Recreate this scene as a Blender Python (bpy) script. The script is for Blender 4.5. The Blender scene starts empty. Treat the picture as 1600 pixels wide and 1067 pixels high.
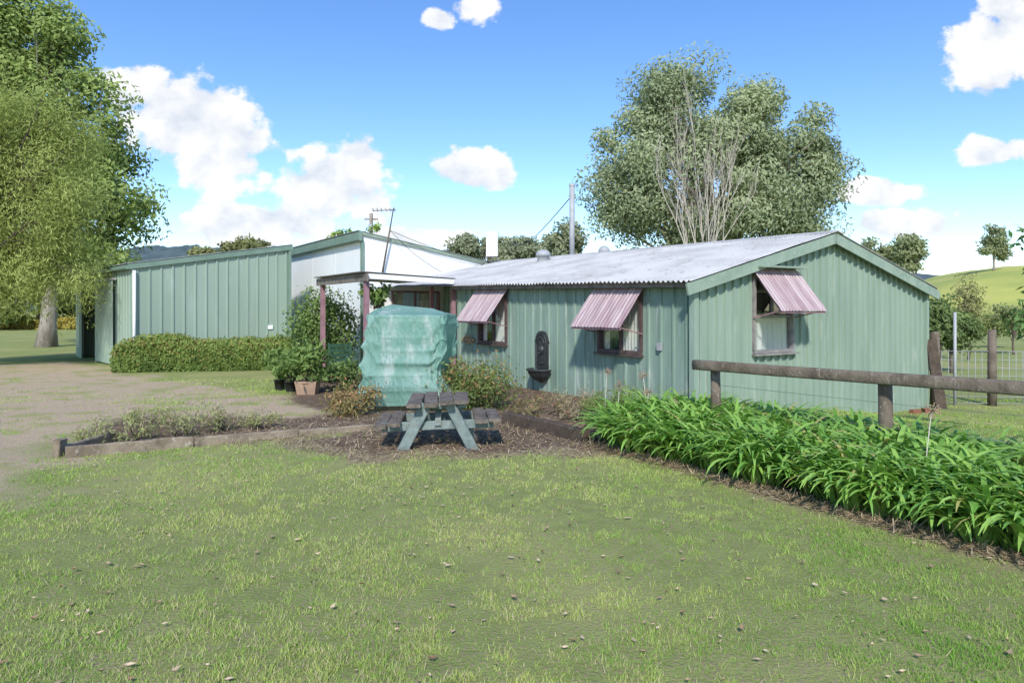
import bpy, math, random
import numpy as np
from mathutils import Vector, Matrix
S=bpy.context.scene; COL=S.collection
random.seed(3); RG=np.random.default_rng(11)
F=1067.0; HZ=485.0; H=1.7
# ---------------------------------------------------------------- helpers
_T=np.random.default_rng(5).random((256,256))
def vn(x,y,s=1.0,seed=0):
    x=np.asarray(x,float)*s+seed*17.31; y=np.asarray(y,float)*s+seed*9.73
    xi=np.floor(x).astype(int); yi=np.floor(y).astype(int); fx=x-xi; fy=y-yi
    fx=fx*fx*(3-2*fx); fy=fy*fy*(3-2*fy)
    a=_T[xi&255,yi&255]; b=_T[(xi+1)&255,yi&255]; c=_T[xi&255,(yi+1)&255]; d=_T[(xi+1)&255,(yi+1)&255]
    return (a*(1-fx)+b*fx)*(1-fy)+(c*(1-fx)+d*fx)*fy
def fbm(x,y,s=1.0,seed=0,o=3):
    r=0;a=.5;t=0
    for k in range(o): r=r+a*vn(x,y,s*2**k,seed+k*3);t+=a;a*=.5
    return r/t
def sst(a,b,x):
    t=np.clip((np.asarray(x,float)-a)/(b-a),0,1); return t*t*(3-2*t)
C0=np.array([2.97,11.13]); U=np.array([-.5595,.8288]); V=np.array([.8288,.5595])
def Lp(u,v,z): p=C0+U*u+V*v; return Vector((p[0],p[1],z))
def gz(x,y):
    x=np.asarray(x,float); y=np.asarray(y,float)
    v=(x-C0[0])*V[0]+(y-C0[1])*V[1]
    dip=-.5*sst(1,7,v)*sst(9,12,y)
    return dip+.05*(fbm(x,y,.5,2)-.5)*sst(40,20,np.abs(x)+y)
def g2(px,py):
    Y=H*F/(py-HZ); return ((px-800)/F*Y,Y)
def at(px,py,Y): return Vector(((px-800)/F*Y,Y,H+(HZ-py)/F*Y))
WL={}
def tag(o,label=None,cat=None,group=None,kind=None):
    if label:o['label']=label
    if cat:o['category']=cat
    if group:o['group']=group
    if kind:o['kind']=kind
    return o
def empty(name,loc,label,cat,group=None):
    o=bpy.data.objects.new(name,None); COL.objects.link(o); o.location=loc; o.empty_display_size=.2
    WL[o]=Vector(loc); return tag(o,label,cat,group)
def link(name,me,mat,parent):
    o=bpy.data.objects.new(name,me); COL.objects.link(o)
    if mat: me.materials.append(mat)
    if parent: o.parent=parent; WL[o]=WL[parent]
    return o
def setcol(me,cols):
    a=me.attributes.new('col','FLOAT_COLOR','POINT')
    c=np.ones((len(me.vertices),4),dtype=np.float32); c[:,:3]=cols; a.data.foreach_set('color',c.ravel())
def mesh_np(name,v,f,mat,parent=None,cols=None,smooth=False,local=False):
    v=np.array(v,dtype=np.float32)
    if parent is not None and not local: v=v-np.array(WL[parent],dtype=np.float32)
    f=np.asarray(f,dtype=np.int32); n,k=f.shape
    me=bpy.data.meshes.new(name); me.vertices.add(len(v)); me.vertices.foreach_set('co',v.ravel())
    me.loops.add(n*k); me.loops.foreach_set('vertex_index',f.ravel())
    me.polygons.add(n); me.polygons.foreach_set('loop_start',np.arange(n,dtype=np.int32)*k)
    me.update(calc_edges=True)
    if smooth: me.polygons.foreach_set('use_smooth',np.ones(n,dtype=bool))
    if cols is not None: setcol(me,cols)
    return link(name,me,mat,parent)
class MB:
    def __init__(s): s.v=[];s.f=[];s.sm=[]
    def add(s,vs,fs,smooth=False):
        b=len(s.v); s.v+= [tuple(p) for p in vs]
        for f in fs: s.f.append(tuple(i+b for i in f)); s.sm.append(smooth)
        return s
    def box(s,c,size,M=None):
        x,y,z=[k/2 for k in size]; c=Vector(c)
        vs=[Vector(p) for p in [(-x,-y,-z),(x,-y,-z),(x,y,-z),(-x,y,-z),(-x,-y,z),(x,-y,z),(x,y,z),(-x,y,z)]]
        if M: vs=[M@p for p in vs]
        return s.add([c+p for p in vs],[(0,3,2,1),(4,5,6,7),(0,1,5,4),(1,2,6,5),(2,3,7,6),(3,0,4,7)])
    def beam(s,p,q,w,h,up=(0,0,1),bev=0):
        p=Vector(p);q=Vector(q);d=(q-p).normalized();up=Vector(up)
        if abs(d.dot(up))>.98: up=Vector((0,1,0))
        r=d.cross(up).normalized();n=r.cross(d)
        b=bev
        if b: pr=[(-w/2+b,-h/2),(w/2-b,-h/2),(w/2,-h/2+b),(w/2,h/2-b),(w/2-b,h/2),(-w/2+b,h/2),(-w/2,h/2-b),(-w/2,-h/2+b)]
        else: pr=[(-w/2,-h/2),(w/2,-h/2),(w/2,h/2),(-w/2,h/2)]
        k=len(pr); vs=[e+r*a+n*c for e in (p,q) for a,c in pr]
        return s.add(vs,[tuple(range(k))[::-1],tuple(range(k,2*k))]+[(i,(i+1)%k,k+(i+1)%k,k+i) for i in range(k)])
    def tube(s,pts,rad,n=8,cap=True):
        pts=[Vector(p) for p in pts]
        if not hasattr(rad,'__len__'): rad=[rad]*len(pts)
        vs=[];ref=None
        for i,p in enumerate(pts):
            d=(pts[min(i+1,len(pts)-1)]-pts[max(i-1,0)]).normalized()
            if ref is None: ref=d.orthogonal().normalized()
            else:
                ref=(ref-d*ref.dot(d))
                ref=ref.normalized() if ref.length>1e-5 else d.orthogonal().normalized()
            b=d.cross(ref)
            for k in range(n):
                a=2*math.pi*k/n; vs.append(p+(ref*math.cos(a)+b*math.sin(a))*rad[i])
        fs=[(i*n+k,i*n+(k+1)%n,(i+1)*n+(k+1)%n,(i+1)*n+k) for i in range(len(pts)-1) for k in range(n)]
        if cap: fs+= [tuple(range(n))[::-1],tuple((len(pts)-1)*n+k for k in range(n))]
        return s.add(vs,fs,True)
    def lathe(s,c,prof,n=20,a0=0,a1=2*math.pi,X=Vector((1,0,0)),Yv=Vector((0,1,0))):
        c=Vector(c);full=abs(a1-a0-2*math.pi)<1e-6;m=n if full else n+1;vs=[]
        for r,z in prof:
            for k in range(m):
                a=a0+(a1-a0)*k/n; vs.append(c+X*(r*math.cos(a))+Yv*(r*math.sin(a))+Vector((0,0,z)))
        fs=[(i*m+k,i*m+(k+1)%m,(i+1)*m+(k+1)%m,(i+1)*m+k) for i in range(len(prof)-1) for k in range(n)]
        return s.add(vs,fs,True)
    def prism(s,poly,off):
        poly=[Vector(p) for p in poly];off=Vector(off);k=len(poly)
        return s.add(poly+[p+off for p in poly],[tuple(range(k))[::-1],tuple(range(k,2*k))]+[(i,(i+1)%k,k+(i+1)%k,k+i) for i in range(k)])
    def corr(s,A,B,A2,B2,waves,amp,rows=1,jit=0):
        A,B,A2,B2=[Vector(p) for p in (A,B,A2,B2)];n=(B-A).cross(A2-A).normalized()
        if n.z<0:n=-n
        m=waves*6+1;vs=[]
        for r in range(rows+1):
            t=r/rows
            for i in range(m):
                q=i/(m-1); p=(A.lerp(B,q)).lerp(A2.lerp(B2,q),t)
                vs.append(p+n*(amp*math.sin(2*math.pi*q*waves)+ (jit*(float(vn(q*30,r*3.1,1,7))-.5) if jit else 0)))
        return s.add(vs,[(r*m+i,r*m+i+1,(r+1)*m+i+1,(r+1)*m+i) for r in range(rows) for i in range(m-1)],True)
    def build(s,name,mat,parent=None,local=False):
        me=bpy.data.meshes.new(name); off=Vector((0,0,0)) if (parent is None or local) else WL[parent]
        me.from_pydata([tuple(Vector(p)-off) for p in s.v],[],s.f); me.update()
        me.polygons.foreach_set('use_smooth',s.sm)
        return link(name,me,mat,parent)
# ---------------------------------------------------------------- materials
def newmat(n):
    m=bpy.data.materials.new(n);m.use_nodes=True;t=m.node_tree;b=t.nodes['Principled BSDF'];return m,t,b
def N(t,ty,**k):
    n=t.nodes.new(ty)
    for a,v in k.items(): setattr(n,a,v)
    return n
def rgb(c): return (c[0],c[1],c[2],1)
def mixc(t,f,a,b,bl='MIX'):
    m=N(t,'ShaderNodeMix',data_type='RGBA',blend_type=bl)
    for i,x in ((0,f),(6,a),(7,b)):
        if hasattr(x,'links') or hasattr(x,'is_linked'): t.links.new(x,m.inputs[i])
        else: m.inputs[i].default_value=x if i==0 else rgb(x)
    return m.outputs[2]
def noise(t,scale,sc=(1,1,1),detail=5,rough=.55,coord='Object'):
    tc=N(t,'ShaderNodeTexCoord');mp=N(t,'ShaderNodeMapping');mp.inputs['Scale'].default_value=sc
    t.links.new(tc.outputs[coord],mp.inputs[0]);n=N(t,'ShaderNodeTexNoise');n.inputs['Scale'].default_value=scale
    n.inputs['Detail'].default_value=detail;n.inputs['Roughness'].default_value=rough
    t.links.new(mp.outputs[0],n.inputs[0]);return n.outputs[0]
def ramp(t,x,a,b):
    r=N(t,'ShaderNodeMapRange',interpolation_type='SMOOTHSTEP');r.inputs[1].default_value=a;r.inputs[2].default_value=b
    t.links.new(x,r.inputs[0]);return r.outputs[0]
def bump(t,b,x,st,dist=.02):
    n=N(t,'ShaderNodeBump');n.inputs['Strength'].default_value=st;n.inputs['Distance'].default_value=dist
    t.links.new(x,n.inputs['Height']);t.links.new(n.outputs[0],b.inputs['Normal'])
def mat(name,c1,c2=None,scale=4,sc=(1,1,1),rough=.6,c3=None,lo=.35,hi=.7,bs=0,bscale=40,bsc=(1,1,1),metal=0,spec=.3,c4=None):
    m,t,b=newmat(name)
    c2=c2 or tuple(x*.75 for x in c1)
    o=mixc(t,ramp(t,noise(t,scale,sc),lo,hi),c1,c2)
    if c3: o=mixc(t,ramp(t,noise(t,scale*3.3,sc,6,.65),.54,.72),o,c3)
    if c4: o=mixc(t,ramp(t,noise(t,scale*.6,(sc[0]*1.4,sc[1]*1.4,sc[2]),6,.7),.55,.70),o,c4)
    t.links.new(o,b.inputs['Base Color']);b.inputs['Roughness'].default_value=rough;b.inputs['Metallic'].default_value=metal
    b.inputs['Specular IOR Level'].default_value=spec
    if bs: bump(t,b,noise(t,bscale,bsc),bs)
    return m
def leafmat(name,tr=.35,rough=.5,spec=.3):
    m,t,b=newmat(name);a=N(t,'ShaderNodeAttribute',attribute_name='col')
    t.links.new(a.outputs[0],b.inputs['Base Color']);b.inputs['Roughness'].default_value=rough;b.inputs['Specular IOR Level'].default_value=spec
    if tr:
        T=N(t,'ShaderNodeBsdfTranslucent');g=mixc(t,1.0,a.outputs[0],(1.1,1.15,.65),'MULTIPLY');t.links.new(g,T.inputs[0])
        x=N(t,'ShaderNodeMixShader');x.inputs[0].default_value=tr
        t.links.new(b.outputs[0],x.inputs[1]);t.links.new(T.outputs[0],x.inputs[2]);t.links.new(x.outputs[0],t.nodes['Material Output'].inputs[0])
    return m
M={}
M['leaf']=leafmat('leaf',.3,.6,.18); M['grass']=leafmat('grass',.25,.7,.12); M['strap']=leafmat('strap_leaf',.28,.4,.4); M['dryleaf']=leafmat('dry_leaf',0,.8,.1)
M['awn']=leafmat('mauve_sheet',0,.55,.3)
M['wallf']=mat('weathered_green_cladding',(.245,.335,.27),(.17,.25,.198),1.3,(2.4,2.4,.3),.55,(.40,.45,.41),bs=.08,bscale=30,c4=(.34,.40,.355))
M['wallg']=mat('green_cladding',(.285,.37,.293),(.235,.315,.247),1.1,(2.4,2.4,.3),.5,(.36,.42,.36),bs=.04,bscale=30,c4=(.26,.33,.27))
M['sheda']=mat('pale_green_cladding',(.31,.395,.32),(.27,.35,.28),.5,(1.4,1.4,.4),.4,(.34,.415,.35))
M['fasc']=mat('green_trim',(.19,.27,.215),(.15,.225,.175),2,rough=.45)
M['fasc2']=mat('barge_trim',(.29,.365,.285),(.22,.29,.23),3,(1,1,1),.55,(.38,.43,.36))
M['roof']=mat('corrugated_roof_sheet',(.53,.52,.50),(.41,.40,.385),1.1,(1,1,1),.6,(.30,.285,.26),bs=.05,c4=(.58,.57,.55),spec=.2)
M['proof']=mat('porch_sheet',(.42,.41,.39),(.3,.29,.28),2,rough=.5,c3=(.24,.22,.2))
M['white']=mat('white_panel',(.84,.85,.84),(.79,.80,.79),.8,(1,1,.5),.5,(.81,.82,.81))
M['purple']=mat('mauve_paint',(.32,.185,.205),(.24,.135,.155),5,rough=.6)
M['frame']=mat('brown_frame',(.12,.08,.075),(.08,.06,.06),8,rough=.5)
M['framew']=mat('window_frame_grey',(.30,.28,.27),(.2,.19,.18),8,rough=.5)
M['curt']=mat('curtain_cloth',(.86,.86,.84),(.76,.76,.75),3,(6,6,.5),.8)
M['dark']=mat('interior_shade',(.025,.023,.022),(.015,.014,.013),2,rough=.9)
M['old']=mat('weathered_timber',(.22,.195,.17),(.12,.105,.09),5,(1,1,1),.85,(.32,.30,.27),bs=.5,bscale=25)
M['sleep']=mat('sleeper_timber',(.29,.235,.17),(.17,.135,.095),4,(1,1,1),.85,(.40,.355,.29),bs=.6,bscale=30,c4=(.12,.10,.07))
M['sleepd']=mat('dark_sleeper_timber',(.10,.075,.055),(.06,.045,.035),5,rough=.9,c3=(.16,.13,.10),bs=.5)
M['log']=mat('fence_log',(.18,.145,.11),(.10,.078,.058),7,(1,1,.5),.85,(.29,.255,.205),bs=.6,bscale=28)
M['tabg']=mat('faded_green_paint',(.20,.25,.235),(.12,.16,.155),7,rough=.75,c3=(.31,.34,.325),bs=.3,c4=(.17,.15,.12))
M['tabt']=mat('table_top_wood',(.18,.15,.122),(.095,.08,.066),9,(1,1,1),.9,(.29,.26,.225),bs=.9,bscale=30,c4=(.06,.05,.042))
M['galv']=mat('grey_galvanised',(.42,.43,.44),(.34,.35,.36),4,rough=.6,metal=0.1)
M['steel']=mat('dull_wire',(.30,.29,.28),(.2,.19,.19),8,rough=.5,metal=.4)
M['black']=mat('black_cast_metal',(.022,.025,.026),(.04,.044,.045),8,rough=.45,c3=(.075,.08,.08),bs=.3,spec=.5)
M['plaque']=mat('tan_plaque',(.35,.26,.14),(.24,.17,.09),10,rough=.6)
M['pot']=mat('black_pot',(.02,.02,.02),(.03,.03,.03),8,rough=.5)
M['tan']=mat('tan_pot',(.38,.26,.18),(.30,.2,.14),5,rough=.8)
M['gchair']=mat('green_chair_paint',(.035,.09,.05),(.025,.06,.035),8,rough=.5)
M['bark']=mat('grey_bark',(.30,.265,.225),(.16,.135,.11),3,(1,1,.3),.9,(.42,.385,.34),bs=.6,bscale=10)
M['barkd']=mat('brown_bark',(.15,.12,.09),(.08,.065,.05),4,(1,1,.3),.9,bs=.6,bscale=10)
M['dead']=mat('bleached_branch',(.54,.49,.42),(.41,.365,.31),3,rough=.85)
M['brick']=mat('red_brick',(.3,.13,.08),(.22,.1,.06),12,rough=.9)
M['hill']=mat('hill_grass',(.47,.47,.11),(.34,.38,.09),.06,(1,1,1),.9,(.53,.47,.17),lo=.4,hi=.65)
M['range']=mat('forested_range',(.085,.12,.125),(.055,.085,.095),.05,(1,1,2),1.0,(.11,.145,.145),bs=0)  # blue-green base colour includes the distance haze
def glassmat():
    m,t,b=newmat('window_glass');g=N(t,'ShaderNodeBsdfGlossy');g.inputs['Roughness'].default_value=.03;g.inputs[0].default_value=(.8,.85,.85,1)
    tr=N(t,'ShaderNodeBsdfTransparent');tr.inputs[0].default_value=(.88,.9,.88,1);x=N(t,'ShaderNodeMixShader');x.inputs[0].default_value=.22
    t.links.new(tr.outputs[0],x.inputs[1]);t.links.new(g.outputs[0],x.inputs[2]);t.links.new(x.outputs[0],t.nodes['Material Output'].inputs[0]);return m
M['glass']=glassmat()
def covermat():
    m,t,b=newmat('green_plastic_cover')
    o=mixc(t,ramp(t,noise(t,2.2,(1,1,.6)),.38,.68),(.28,.54,.43),(.40,.65,.555))
    o=mixc(t,ramp(t,noise(t,3.2,(1.3,1.3,.5),6,.62),.50,.68),o,(.68,.81,.75))
    t.links.new(o,b.inputs['Base Color']);b.inputs['Roughness'].default_value=.2;b.inputs['Specular IOR Level'].default_value=.9
    bump(t,b,noise(t,7,(1.5,1.5,.6),6,.66),1.0,.06)
    T=N(t,'ShaderNodeBsdfTranslucent');t.links.new(o,T.inputs[0]);x=N(t,'ShaderNodeMixShader');x.inputs[0].default_value=.35
    tp=N(t,'ShaderNodeBsdfTransparent');tp.inputs[0].default_value=(.82,.95,.89,1);y=N(t,'ShaderNodeMixShader');y.inputs[0].default_value=.22
    t.links.new(b.outputs[0],x.inputs[1]);t.links.new(T.outputs[0],x.inputs[2])
    t.links.new(x.outputs[0],y.inputs[1]);t.links.new(tp.outputs[0],y.inputs[2]);t.links.new(y.outputs[0],t.nodes['Material Output'].inputs[0]);return m
M['cover']=covermat()
def groundmat():
    m,t,b=newmat('ground_surface');a=N(t,'ShaderNodeAttribute',attribute_name='col');sp=N(t,'ShaderNodeSeparateColor');t.links.new(a.outputs[0],sp.inputs[0])
    n1=noise(t,.35);n2=noise(t,6,detail=6,rough=.7);n3=noise(t,45,detail=5,rough=.7);n4=noise(t,1.4,detail=6,rough=.65);n5=noise(t,130,detail=3,rough=.6)
    lawn=mixc(t,ramp(t,n2,.35,.65),(.29,.36,.10),(.23,.28,.08));lawn=mixc(t,ramp(t,n1,.45,.68),lawn,(.38,.39,.145));lawn=mixc(t,ramp(t,n3,.48,.64),lawn,(.37,.29,.185))
    gr=mixc(t,ramp(t,n3,.35,.65),(.60,.465,.32),(.41,.31,.205));gr=mixc(t,ramp(t,n2,.47,.66),gr,(.50,.37,.235));gr=mixc(t,ramp(t,n5,.58,.66),gr,(.68,.59,.47));gr=mixc(t,ramp(t,n4,.49,.63),gr,(.37,.36,.15))
    so=mixc(t,ramp(t,n3,.35,.65),(.21,.145,.10),(.11,.075,.055));so=mixc(t,ramp(t,n2,.50,.66),so,(.32,.245,.165))
    dr=mixc(t,ramp(t,n3,.35,.65),(.45,.36,.24),(.28,.21,.13))
    o=mixc(t,sp.outputs[0],lawn,gr);o=mixc(t,sp.outputs[1],o,so);o=mixc(t,sp.outputs[2],o,dr)
    t.links.new(o,b.inputs['Base Color']);b.inputs['Roughness'].default_value=.95;b.inputs['Specular IOR Level'].default_value=.1
    bump(t,b,n3,.9,.03);return m
M['ground']=groundmat()
# ---------------------------------------------------------------- ground masks
GRAV=[g2(*p) for p in [(-500,572),(0,570),(110,566),(180,582),(260,592),(330,603),(400,615),(470,622),(560,638),(575,662),(400,662),(330,658),(200,668),(110,690),(85,725),(30,760),(-20,790),(-500,860)]]
SOIL=[g2(*p) for p in [(92,712),(330,692),(560,672),(480,690),(500,703),(580,712),(720,710),(870,700),(950,706),(1085,690),(1090,640),(870,608),(715,582),(520,585),(430,600),(470,632),(540,645),(420,655),(330,648),(180,655),(110,680)]]
AF=np.array([.92,8.6]); AD=np.array([.526,-.851]); AN=np.array([.851,.526])
AGP=[tuple(AF+AD*a+AN*b) for a,b in [(-.4,.25),(9,.25),(9,2.7),(-1.6,2.5)]]
def polysd(x,y,poly):
    d=np.full(np.shape(x),1e9);ins=np.zeros(np.shape(x),bool);n=len(poly)
    for i in range(n):
        x1,y1=poly[i];x2,y2=poly[(i+1)%n];ex,ey=x2-x1,y2-y1
        t=np.clip(((x-x1)*ex+(y-y1)*ey)/(ex*ex+ey*ey),0,1)
        d=np.minimum(d,np.hypot(x-x1-t*ex,y-y1-t*ey))
        c=((y1>y)!=(y2>y))&(x<ex*(y-y1)/(ey if abs(ey)>1e-9 else 1e-9)+x1);ins^=c
    return np.where(ins,d,-d)
def masks(x,y):
    n=(fbm(x,y,1.3,4,4)-.5)
    g=sst(-.40,.45,polysd(x,y,GRAV)+n*1.9+.1)
    s=np.maximum(sst(-.12,.2,polysd(x,y,SOIL)+n*.9),sst(-.1,.15,polysd(x,y,AGP)+n*.5))
    off=(x-AF[0])*AN[0]+(y-AF[1])*AN[1];al=(x-AF[0])*AD[0]+(y-AF[1])*AD[1]
    d=.75*sst(.20,.03,np.abs(off-.10+n*.5))*sst(-.3,.2,al)
    sd=polysd(x,y,SOIL)
    d=np.maximum(d,.8*sst(.34,.04,np.abs(sd+.08+n*1.0))*sst(9.6,8.9,y)*sst(-4,-3,x))
    return g,s,d
def axis(a,b,st,lo,hi):
    m=list(np.arange(a,b,st));r=[m[-1]];s=st
    while r[-1]<hi: s*=1.22;r.append(r[-1]+s)
    l=[m[0]];s=st
    while l[-1]>lo: s*=1.22;l.append(l[-1]-s)
    return np.array(l[1:][::-1]+m+r[1:])
xs=axis(-21,13,.13,-1500,1500);ys=axis(0,29,.13,-60,1700)
GX,GY=np.meshgrid(xs,ys,indexing='ij');nx,ny=GX.shape
mg,ms,md=masks(GX,GY)
V_=np.stack([GX,GY,gz(GX,GY)],-1).reshape(-1,3);CC=np.stack([mg,ms,md],-1).reshape(-1,3)
I=np.arange(nx*ny).reshape(nx,ny);Q=np.stack([I[:-1,:-1],I[1:,:-1],I[1:,1:],I[:-1,1:]],-1).reshape(-1,4)
fg=mg.reshape(-1)[Q].mean(1);fs=ms.reshape(-1)[Q].mean(1)
cls=np.where(fs>.5,2,np.where(fg>.5,1,0))
for k,nm in enumerate(['ground','driveway','garden_soil']):
    q=Q[cls==k];us,inv=np.unique(q,return_inverse=True)
    o=mesh_np(nm,V_[us],inv.reshape(-1,4),M['ground'],None,CC[us],True);tag(o,kind='structure')
hx=np.linspace(20,520,90);hy=np.linspace(62,420,60);X,Y=np.meshgrid(hx,hy,indexing='ij')
Z=-.7+12.6*sst(66,150,Y)*sst(35,88,X-(Y-100)*.45)+2.2*(fbm(X,Y,.03,6)-.5)*sst(66,110,Y)
I=np.arange(X.size).reshape(X.shape);Qh=np.stack([I[:-1,:-1],I[1:,:-1],I[1:,1:],I[:-1,1:]],-1).reshape(-1,4)
tag(mesh_np('hill',np.stack([X,Y,Z],-1).reshape(-1,3),Qh,M['hill'],None,None,True),kind='structure')
hx=np.linspace(-1500,1500,900);rows=[]
prof=84*(.62+.38*sst(100,-350,hx))*(.78+.40*fbm(hx,hx*0,.006,3))+9*fbm(hx,hx*0,.05,1,4)
for t,yy in ((0,820),(.3,850),(.55,880),(.85,930),(1,980)): rows.append(np.stack([hx,np.full_like(hx,yy)+8*vn(hx,hx*0,.04,5),-1+prof*t+ (6*vn(hx,hx*0+yy,.06,2) if 0<t<1 else 4*(vn(hx,hx*0,.14,8)-.5)*(t>0))],-1))
R=np.stack(rows,1).reshape(-1,3);I=np.arange(len(R)).reshape(900,5);Qh=np.stack([I[:-1,:-1],I[1:,:-1],I[1:,1:],I[:-1,1:]],-1).reshape(-1,4)
tag(mesh_np('hills',R,Qh,M['range'],None,None,True),kind='structure')
# ---------------------------------------------------------------- leaves, grass
def lerp(a,b,t): a=np.array(a);b=np.array(b);return a[None,:]*(1-t[:,None])+b[None,:]*t[:,None]
def leaves(name,P,L,W,cols,m,parent,droop=0.,up=0.,rg=RG,nrm=None,jit=.75):
    n=len(P);d=rg.normal(size=(n,3));d[:,2]+=up-droop
    if nrm is not None:
        nn=nrm/(np.linalg.norm(nrm,axis=1)[:,None]+1e-6)+rg.normal(size=(n,3))*jit*.6;nn/=np.linalg.norm(nn,axis=1)[:,None]
        d-=nn*(d*nn).sum(1)[:,None];d/=np.linalg.norm(d,axis=1)[:,None]+1e-6;s=np.cross(nn,d)
    else:
        d/=np.linalg.norm(d,axis=1)[:,None];r=rg.normal(size=(n,3));s=np.cross(d,r);s/=np.linalg.norm(s,axis=1)[:,None]+1e-9
    L=L*(.6+.8*rg.random(n))[:,None];W=W*(.7+.6*rg.random(n))[:,None]
    v=np.empty((n,4,3));v[:,0]=P;v[:,1]=P+d*L*.45+s*W*.5;v[:,2]=P+d*L;v[:,3]=P+d*L*.45-s*W*.5
    return mesh_np(name,v.reshape(-1,3),np.arange(n*4).reshape(n,4),m,parent,np.repeat(cols,4,0))
def curve_pts(a,b,sag,n=5,rg=random):
    a=Vector(a);b=Vector(b);o=[]
    w=Vector((rg.uniform(-1,1),rg.uniform(-1,1),rg.uniform(-.3,.3)))*(b-a).length*.08
    for i in range(n+1):
        t=i/n;p=a.lerp(b,t);p+=w*math.sin(math.pi*t)+Vector((0,0,sag*math.sin(math.pi*t)));o.append(p)
    return o
def tree(name,label,cat,base,ells,trunk_h,tr,nclump,nleaf,L,W,cr,dark,light,bark,droop=.2,up=0,group=None,limbs=40,seed=1,flat=.7,shell=.25,jit=.85,kr=.35):
    rg=np.random.default_rng(seed);rr=random.Random(seed);base=Vector(base)
    root=empty(name,base,label,cat,group)
    vol=np.array([e[3]*e[4]*e[5] for e in ells])**.8;vol/=vol.sum();cs=[]
    for k in range(nclump):
        e=ells[rg.choice(len(ells),p=vol)];d=rg.normal(size=3);d/=np.linalg.norm(d);r=(shell+(1-shell)*rg.random()**.5)
        cs.append([e[0]+d[0]*e[3]*r,e[1]+d[1]*e[4]*r,e[2]+d[2]*e[5]*r])
    cs=np.array(cs);b=MB()
    mid=cs.mean(0);top=Vector((mid[0]*.5+base.x*.5,mid[1]*.5+base.y*.5,base.z+trunk_h))
    tp=curve_pts(base-Vector((0,0,.15)),top,0,7,rr);n=len(tp)
    b.tube(tp,[tr*(1.35 if i==0 else 1)*(1-.55*i/(n-1)) for i in range(n)],10)
    idx=rg.permutation(nclump)[:limbs]
    for i in idx:
        t=rr.uniform(.35,1);j=min(int(t*(n-1)),n-2);st=tp[j].lerp(tp[j+1],t*(n-1)-j)
        c=Vector(cs[i]);ln=(c-st).length;pts=curve_pts(st,c,ln*.06,5,rr);r0=min(tr*.42,.012*ln+tr*.12)
        b.tube(pts,[r0*(1-.85*q/5) for q in range(6)],6,False)
        for q in range(2):
            s2=pts[rr.randint(2,4)];dv=Vector((rr.gauss(0,1),rr.gauss(0,1),rr.gauss(0,.7)))
            if dv.length>1: dv.normalize()
            b.tube(curve_pts(s2,c+dv*cr*.6,0,3,rr),[r0*.4,r0*.3,r0*.2,r0*.08],5,False)
    b.build('trunk',bark,root)
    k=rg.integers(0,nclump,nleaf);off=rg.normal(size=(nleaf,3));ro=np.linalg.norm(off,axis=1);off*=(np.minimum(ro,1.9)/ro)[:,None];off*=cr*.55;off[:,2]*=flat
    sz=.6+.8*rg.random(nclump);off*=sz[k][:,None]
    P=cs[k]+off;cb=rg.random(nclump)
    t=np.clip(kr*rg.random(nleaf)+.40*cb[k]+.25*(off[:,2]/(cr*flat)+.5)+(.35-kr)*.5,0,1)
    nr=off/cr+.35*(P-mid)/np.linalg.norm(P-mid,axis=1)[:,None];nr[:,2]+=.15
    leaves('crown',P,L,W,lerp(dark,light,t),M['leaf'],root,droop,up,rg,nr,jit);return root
def shrub(name,label,cat,base,rx,ry,h,n,L,W,dark,light,tip=None,group=None,seed=1,stems=9,up=.5,lowcut=.1,m='leaf'):
    rg=np.random.default_rng(seed);rr=random.Random(seed);base=Vector(base);root=empty(name,base,label,cat,group)
    nc=max(6,int(n/90));d=rg.normal(size=(nc,3));d/=np.linalg.norm(d,axis=1)[:,None];r=rg.random(nc)**.4
    cs=np.stack([base.x+d[:,0]*rx*r,base.y+d[:,1]*ry*r,base.z+h*(lowcut+(1-lowcut)*(.5+.5*d[:,2]*r))],-1)
    b=MB()
    for i in range(min(stems,nc)):
        b.tube(curve_pts(base+Vector((rr.uniform(-.3,.3)*rx,rr.uniform(-.3,.3)*ry,-.03)),cs[i],0,4,rr),[.014,.012,.009,.007,.004],5,False)
    b.build('stem',M['barkd'],root)
    k=rg.integers(0,nc,n);s=.22*min(rx,h);off=rg.normal(size=(n,3))*s;P=cs[k]+off;P[:,2]=np.maximum(P[:,2],base.z+.03)
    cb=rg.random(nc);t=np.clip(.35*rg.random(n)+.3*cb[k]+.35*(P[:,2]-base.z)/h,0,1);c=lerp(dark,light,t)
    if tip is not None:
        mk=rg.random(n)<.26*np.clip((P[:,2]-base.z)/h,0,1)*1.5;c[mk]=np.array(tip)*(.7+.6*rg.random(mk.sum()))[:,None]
    nr=off/s+(P-np.array(base))/max(rx,h)*1.0;nr[:,2]+=.2
    leaves('foliage',P,L,W,c,M[m],root,0,up,rg,nr,1.1);return root
def blades(name,x,y,ln,wd,cols,lean=.5):
    n=len(x);z=gz(x,y);a=RG.random(n)*2*math.pi;la=RG.random(n)*2*math.pi
    h=ln;lx=np.cos(la)*h*lean*RG.random(n);ly=np.sin(la)*h*lean*RG.random(n)
    v=np.empty((n,3,3));wx=np.cos(a)*wd/2;wy=np.sin(a)*wd/2
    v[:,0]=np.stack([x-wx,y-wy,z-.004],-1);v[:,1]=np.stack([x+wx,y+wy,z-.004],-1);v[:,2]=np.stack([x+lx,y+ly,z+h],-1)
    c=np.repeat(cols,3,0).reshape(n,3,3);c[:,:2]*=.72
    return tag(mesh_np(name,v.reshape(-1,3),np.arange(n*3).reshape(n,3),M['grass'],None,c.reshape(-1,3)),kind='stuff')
def in_build(x,y):
    u=(x-C0[0])*U[0]+(y-C0[1])*U[1];v=(x-C0[0])*V[0]+(y-C0[1])*V[1]
    return (u>-.02)&(u<20)&(v>-.05)&(v<7.8)
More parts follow.
